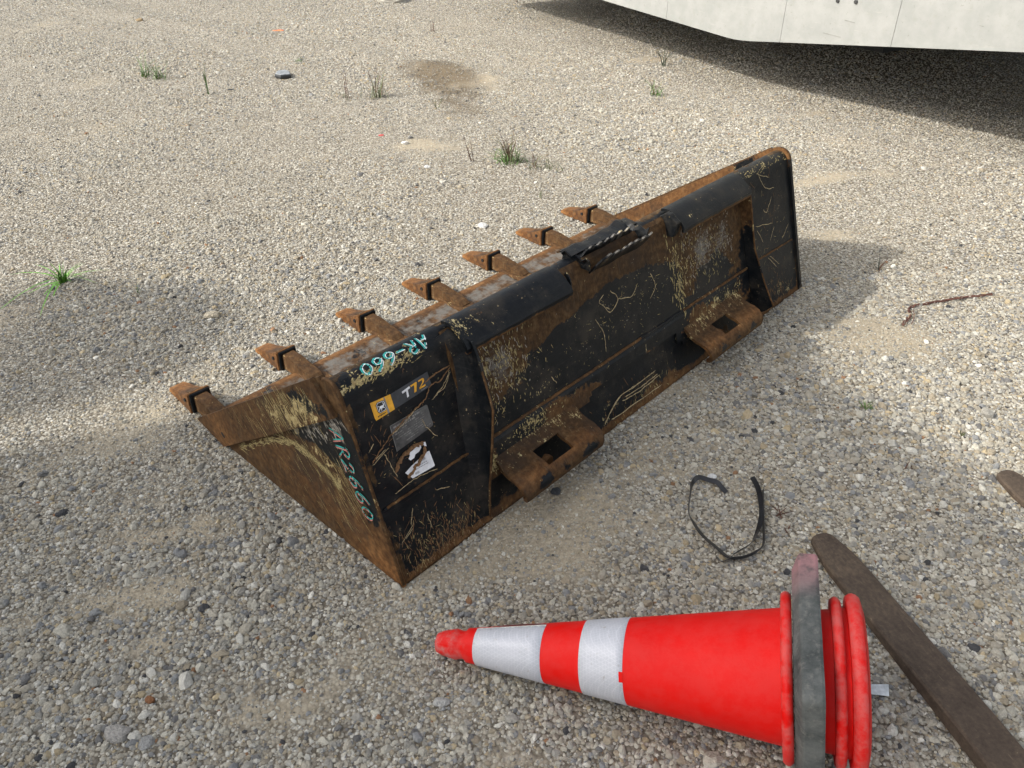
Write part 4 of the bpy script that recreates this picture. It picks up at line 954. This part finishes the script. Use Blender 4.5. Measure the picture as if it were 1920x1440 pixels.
# ================================================================== STRAP, WIRE, SCRAPS
STRAP = simple('black_plastic_strap', (.008, .008, .009), .35, var=.3)
def zs(x, y): return (1240 + x / 6.26, 850 + y / 6.26)
def strap_part(name, pts, parent):
    P2 = cspline([Vector((*zs(x, y), h, tl)) for x, y, h, tl in pts], 6); vs, fs = [], []; P3 = []
    for p in P2:
        g_ = at(p[0], p[1], p[2]); P3.append((g_ + Vector((0, 0, gz(g_.x, g_.y))) , p[3]))
    for i, (p, tl) in enumerate(P3):
        d = (P3[min(i + 1, len(P3) - 1)][0] - P3[max(i - 1, 0)][0]).normalized(); s = d.cross(Vector((0, 0, 1))).normalized(); u_ = s.cross(d)
        w_ = (s * math.cos(tl) + u_ * math.sin(tl)) * .0062; n_ = w_.cross(d).normalized() * .0006
        for q in (w_ + n_, w_ - n_, -w_ - n_, -w_ + n_): vs.append(p + q)
    for i in range(len(P3) - 1):
        for k in range(4): a = i * 4 + k; b = i * 4 + (k + 1) % 4; fs.append((a, b, b + 4, a + 4))
    fs += [(0, 1, 2, 3), tuple(len(vs) - 4 + k for k in (3, 2, 1, 0))]
    return mesh(name, vs, fs, parent, STRAP)
SP = thing('strap', 'black plastic banding strap bent into a heart shaped loop on the gravel', 'strap')
strap_part('strap_length', [(765, 450, .006, .3), (700, 380, .010, .3), (650, 325, .012, .4), (550, 300, .012, .4), (440, 272, .015, .5), (365, 340, .018, 1.1), (338, 500, .018, 1.35), (325, 670, .015, 1.2), (380, 790, .012, .7), (480, 940, .010, .5), (640, 1080, .010, .45), (810, 1215, .010, .45), (1000, 1195, .010, .5), (1130, 1130, .012, .8), (1200, 1050, .014, 1.3), (1203, 850, .014, 1.4), (1197, 700, .014, 1.4), (1190, 560, .014, 1.3), (1196, 420, .014, 1.4)], SP)
strap_part('strap_length', [(655, 1205, .008, .9), (695, 1255, .008, .8), (790, 1230, .010, .9), (860, 1165, .012, 1.2), (1050, 1050, .012, 1.2), (1110, 950, .012, 1.0), (1160, 820, .013, .5), (1183, 680, .014, .5), (1165, 520, .014, .6), (1130, 380, .012, .5), (1070, 265, .010, .4)], SP)
WIRE = simple('rusty_wire', (.075, .028, .018), .8, var=.3, nscale=80)
WR = thing('wire_bundle', 'twisted brown rusty wire lying bent on sunlit gravel right of the bucket', 'wire')
wpx = [(1692, 606), (1702, 598), (1707, 587), (1705, 577), (1714, 572), (1740, 567), (1770, 562), (1800, 557), (1830, 553), (1862, 549)]
for k, (amp, ph, tr) in enumerate([(2.2, 0, 0), (2.2, 2.1, 0), (2.6, 4.2, 1)]):
    pp = cspline([Vector(p) for p in wpx[(0 if k < 2 else 1):]], 8); P = []
    for i, p in enumerate(pp):
        am = amp * (1.4 if i < 22 else 1) * (1 - .4 * i / len(pp)); q = at(p.x + am * .5 * math.sin(i * .5 + ph), p.y + am * math.sin(i * .7 + ph), .006 + .003 * math.sin(i * .6 + ph)); P.append(q + Vector((0, 0, gz(q.x, q.y))))
    tube('wire', P, .0017, WR, WIRE, 6)
tube('wire', [at(1712, 580, .01), at(1714, 590, .01), at(1713, 600, .008), at(1709, 607, .004)], .0013, WR, WIRE, 5)

def rock(px, py, size, col, label, cat='stone', name='loose_stone', flat=.6, ax=1.3, group=None, rough=.8):
    bm = bmesh.new(); bmesh.ops.create_icosphere(bm, subdivisions=2, radius=1); sd = random.random() * 50
    for v in bm.verts:
        n_ = noise.noise_vector(v.co * .9 + Vector((sd, 0, 0))); v.co = v.co + n_ * .45
    me = bpy.data.meshes.new(name); bm.to_mesh(me); bm.free(); p = at(px, py)
    o = link(name, me, None, simple(name + '_surface', col, rough, var=.2, nscale=3, bump=.05)); o.scale = (size * ax, size, size * flat); o.rotation_euler = (0, 0, random.uniform(-.5, .5))
    o.location = (p.x, p.y, gz(p.x, p.y) + size * flat * .45); return tag(o, label, cat, group)
rock(399, 590, .021, (.52, .45, .33), 'tan angular stone left of the second bucket tooth')
rock(905, 424, .018, (.74, .73, .69), 'white stone lying above the far bucket teeth')
rock(262, 39, .024, (.30, .22, .12), 'brown stone on open gravel near the top left')
rock(737, 1, .11, (.40, .38, .33), 'big grey stone at the top edge with dark shadow', flat=.5, ax=1.6)
rock(715, 253, .011, (.55, .10, .09), 'small pink red chip on pale gravel below the brown stain', flat=.4)
rock(432, 167, .014, (.045, .05, .055), 'small dark stone right of the single grass stalk', flat=.35, ax=1.6)
rock(115, 960, .011, (.03, .032, .036), 'black pebble on the shaded gravel at far left')
rock(221, 1376, .017, (.36, .34, .31), 'large grey angular stone near the bottom left corner', ax=1.4)
rock(275, 1392, .014, (.33, .325, .31), 'flat blue grey stone in the bottom left foreground', flat=.3, ax=1.0)
rock(282, 1312, .008, (.26, .11, .04), 'small orange brown stone in the lower left foreground', ax=1.4)
rock(1336, 894, .010, (.78, .78, .75), 'small white stone inside the top of the black strap loop')
rock(1430, 1180 - 50, .0, (.5, .5, .5), 'x') if False else None
rock(1382, 987, .013, (.50, .48, .44), 'pale round stone just left of the strap loop', flat=.35) if False else None
rock(1043, 920, .012, (.05, .055, .06), 'dark stone on the ground beside the near pin pocket', ax=1.2)
rock(1520, 950, .013, (.50, .50, .47), 'flat pale stone between strap and fork tine', flat=.3, ax=1.6) if False else None
rock(540, 1278, .013, (.5, .48, .44), 'large pale stone left of the cone tip in shade') if False else None
rock(825, 1316, .012, (.46, .45, .42), 'rounded pale stone on the ground below the cone tip', flat=.6)
rock(760, 268, .016, (.72, .70, .65), 'white stone below the weeds in the upper middle', flat=.6)
rock(800, 313, .014, (.76, .75, .71), 'pair sized white stone left of the big weed clump', flat=.5)
# flat crushed plastic piece
def scrap(name, pts, z0, z1, mat_top, label, cat):
    P = [at(*p) for p in pts]; c = sum(P, Vector()) / len(P); o = bpy.data.objects.new(name, None); scene.collection.objects.link(o); o.location = (c.x, c.y, gz(c.x, c.y)); o.empty_display_size = .02
    tag(o, label, cat); return o, [(p - c).xy for p in P]
o, pl = scrap('crushed_can', [(516, 145), (527, 148), (546, 146), (544, 140), (536, 137), (521, 139)], 0, 0, None, 'flattened dark metallic scrap lying on the open gravel at upper left', 'scrap')
prism('can_body', [tuple(p * 1.05) for p in pl], 'z', .004, .026, o, simple('scrap_black', (.012, .014, .016), .5), bev=.006)
prism('can_top', [tuple(p * .92) for p in pl], 'z', .0262, .031, o, simple('scrap_metal', (.26, .27, .27), .4, .6, var=.3), bev=.004)
o, pl = scrap('tape_scrap', [(1627, 1288), (1664, 1288), (1665, 1310), (1629, 1306)], 0, 0, None, 'small piece of grey clear tape on gravel between cone and fork tine', 'tape')
prism('tape_piece', [tuple(p) for p in pl], 'z', .009, .0102, o, simple('clear_grey_tape', (.42, .45, .46), .25, var=.25, nscale=30))
ORP = simple('orange_paint_dust', (.55, .16, .06), .9, var=.3, nscale=60)
for px, py, sz in ((520, 51, .035), (505, 53, .02)):
    p = at(px, py)
    if sz == .035:
        vs, fs = [(0, 0, .007)], []
        for k in range(14): rr = sz * random.uniform(.6, 1.2); vs.append((rr * 1.6 * math.cos(k * .4488), rr * .9 * math.sin(k * .4488), .002))
        for k in range(14): fs.append((0, 1 + k, 1 + (k + 1) % 14))
        ob = mesh('orange_mark', vs, fs, None, ORP); ob.location = (p.x, p.y, gz(p.x, p.y) + .003); tag(ob, 'small smear of orange marking paint on gravel near the top', 'paint mark')

# ================================================================== WEEDS
GREEN = simple('grass_green', (.055, .11, .02), .6, var=.35, nscale=60); DRY = simple('weed_stem_red', (.075, .035, .022), .7, var=.3, nscale=60); OLIVE = simple('weed_olive', (.07, .085, .03), .7, var=.35, nscale=60)
def blades(name, parent, n, h, spread, lean, wd, mat, hue=0, droop=.5, rnd=None):
    r = rnd or random; vs, fs = [], []
    for _ in range(n):
        a = r.uniform(0, 6.283); bx, by = r.gauss(0, spread * .35), r.gauss(0, spread * .35); hh = 1.2 * h * r.uniform(.4, 1.15); ln = lean * r.uniform(.3, 1.9); w0 = wd * r.uniform(.7, 1.2); pn = Vector((-math.sin(a), math.cos(a), 0)); b = len(vs); K = 5
        for k in range(K + 1):
            t = k / K; p = Vector((bx + math.cos(a) * hh * ln * t ** 1.4, by + math.sin(a) * hh * ln * t ** 1.4, hh * (t - droop * ln * .5 * t * t))); w_ = w0 * (1 - t) ** .7 + .0002
            vs.append(p + pn * w_); vs.append(p - pn * w_ + Vector((0, 0, w_ * .4)))
        for k in range(K): q = b + 2 * k; fs.append((q, q + 1, q + 3, q + 2))
    return mesh(name, vs, fs, parent, mat)
def stems(parent, n, h, lean, mat, twig=2):
    vs, fs = [], []
    def stick(a, b, r0):
        d = (b - a).normalized(); s = d.cross(Vector((.3, .5, .8))).normalized(); t = s.cross(d); i0 = len(vs)
        for p, rr in ((a, r0), ((a + b) / 2 + s * .002, r0 * .8), (b, r0 * .4)):
            for k in range(3): q = 2.094 * k; vs.append(p + (s * math.cos(q) + t * math.sin(q)) * rr)
        for lv in (0, 3):
            for k in range(3): fs.append((i0 + lv + k, i0 + lv + (k + 1) % 3, i0 + lv + 3 + (k + 1) % 3, i0 + lv + 3 + k))
    for _ in range(n):
        a = random.uniform(0, 6.283); p = Vector((random.gauss(0, .008), random.gauss(0, .008), 0)); hh = h * random.uniform(.6, 1.1); e = p + Vector((math.cos(a) * lean * hh, math.sin(a) * lean * hh, hh)); stick(p, e, .0021)
        for k in range(twig):
            t = random.uniform(.25, .85); q = p.lerp(e, t); b = random.uniform(0, 6.283); stick(q, q + Vector((math.cos(b) * .5, math.sin(b) * .5, .6)) * hh * random.uniform(.15, .4), .0014)
    return mesh('stem', vs, fs, parent, mat)
def weed(px, py, label, parts, name='grass_tuft', cat='grass tuft'):
    p = at(px, py); t = thing(name, label, cat, (p.x, p.y, gz(p.x, p.y) - .001), 0)
    for f in parts: f(t)
    return t
weed(272, 142, 'green grass tuft at upper left, left one of a close pair', [lambda t: blades('blades', t, 26, .13, .06, .9, .0022, GREEN)])
weed(300, 146, 'taller green grass tuft at upper left with one dark runner', [lambda t: blades('blades', t, 24, .15, .06, .7, .0022, GREEN), lambda t: stems(t, 2, .10, .8, DRY, 0)])
weed(391, 176, 'single upright green grass stalk right of the upper left tuft', [lambda t: blades('blades', t, 4, .17, .003, .08, .0035, GREEN), lambda t: stems(t, 1, .13, .05, OLIVE, 0)], 'grass_stalk', 'grass')
weed(650, 183, 'thin weed with a tall reddish stem in upper middle', [lambda t: stems(t, 3, .20, .15, DRY, 2), lambda t: blades('leaves', t, 14, .06, .08, 1.0, .002, OLIVE)], 'weed', 'weed')
weed(706, 182, 'olive weed tuft beside the brown stain', [lambda t: stems(t, 5, .16, .3, DRY, 2), lambda t: blades('leaves', t, 30, .13, .07, .5, .002, OLIVE)], 'weed', 'weed')
weed(884, 303, 'two bare reddish weed stems left of the big clump', [lambda t: stems(t, 3, .12, .3, DRY, 1)], 'weed', 'weed')
weed(958, 303, 'largest weed clump, green at its foot, beyond the bucket teeth', [lambda t: stems(t, 9, .14, .4, DRY, 3), lambda t: blades('leaves', t, 70, .05, .13, 1.1, .0026, GREEN), lambda t: blades('leaves', t, 30, .11, .1, .6, .0016, OLIVE)], 'weed', 'weed')
weed(1000, 314, 'small reddish weed just right of the big clump', [lambda t: stems(t, 3, .09, .4, DRY, 2), lambda t: blades('leaves', t, 9, .04, .05, 1.0, .0018, OLIVE)], 'weed', 'weed')
weed(1028, 316, 'low olive weed at the right end of the weed row', [lambda t: blades('leaves', t, 16, .05, .06, .9, .002, OLIVE)], 'weed', 'weed')
weed(1012, 370, 'tiny forked sprig below the weed row', [lambda t: stems(t, 2, .05, .4, OLIVE, 2)], 'weed', 'weed')
weed(1228, 177, 'small green tuft on gravel near the trailer shadow', [lambda t: blades('blades', t, 20, .08, .07, .7, .0024, GREEN), lambda t: stems(t, 3, .09, .5, DRY, 1)])
weed(1243, 122, 'dark spiky weed close to the edge of the trailer shadow', [lambda t: blades('blades', t, 9, .17, .02, .6, .0030, simple('dark_blade', (.03, .04, .02), .7))])
weed(563, 116, 'tiny flat green weed right of the flattened scrap', [lambda t: blades('leaves', t, 14, .03, .06, 1.4, .0025, GREEN)])
weed(118, 528, 'bright green flat rosette of crabgrass at the left', [lambda t: blades('blades', t, 22, .085, .03, 1.5, .0042, simple('bright_blade', (.10, .24, .03), .5, var=.3), droop=.9), lambda t: blades('blades', t, 10, .07, .02, .5, .0028, GREEN)])
weed(262, 545, 'very small green sprig right of the crabgrass', [lambda t: blades('blades', t, 5, .03, .02, .9, .0016, GREEN)])
weed(1646, 505, 'dark forked sprig in the shadow behind the bucket end', [lambda t: blades('blades', t, 4, .055, .004, .6, .0016, simple('dark_sprig', (.025, .028, .018), .7)), lambda t: stems(t, 2, .05, .4, DRY, 1)], 'weed', 'weed')
weed(1625, 764, 'little green tuft on gravel below the pale sandy patch', [lambda t: blades('blades', t, 16, .022, .02, .8, .0015, GREEN)])
weed(1798, 812, 'thin dark sprig on sunlit gravel at the right', [lambda t: stems(t, 2, .03, .5, OLIVE, 1)], 'weed', 'weed')
weed(1697, 886, 'small reddish sprig on gravel above the near fork tine', [lambda t: stems(t, 2, .02, .6, DRY, 2)], 'weed', 'weed')
weed(1458, 964, 'branching brown twig beside the right of the strap loop', [lambda t: stems(t, 4, .035, 1.0, DRY, 2)], 'weed', 'weed')
weed(1476, 996, 'tiny twig above the cone base', [lambda t: stems(t, 2, .018, .8, DRY, 1)], 'weed', 'weed')
weed(812, 56, 'faint reddish weed near the top of the yard', [lambda t: stems(t, 4, .10, .3, DRY, 1)], 'weed', 'weed')
weed(820, 202, 'thin dark stem at the lower edge of the brown stain', [lambda t: stems(t, 3, .08, .5, OLIVE, 1)], 'weed', 'weed')
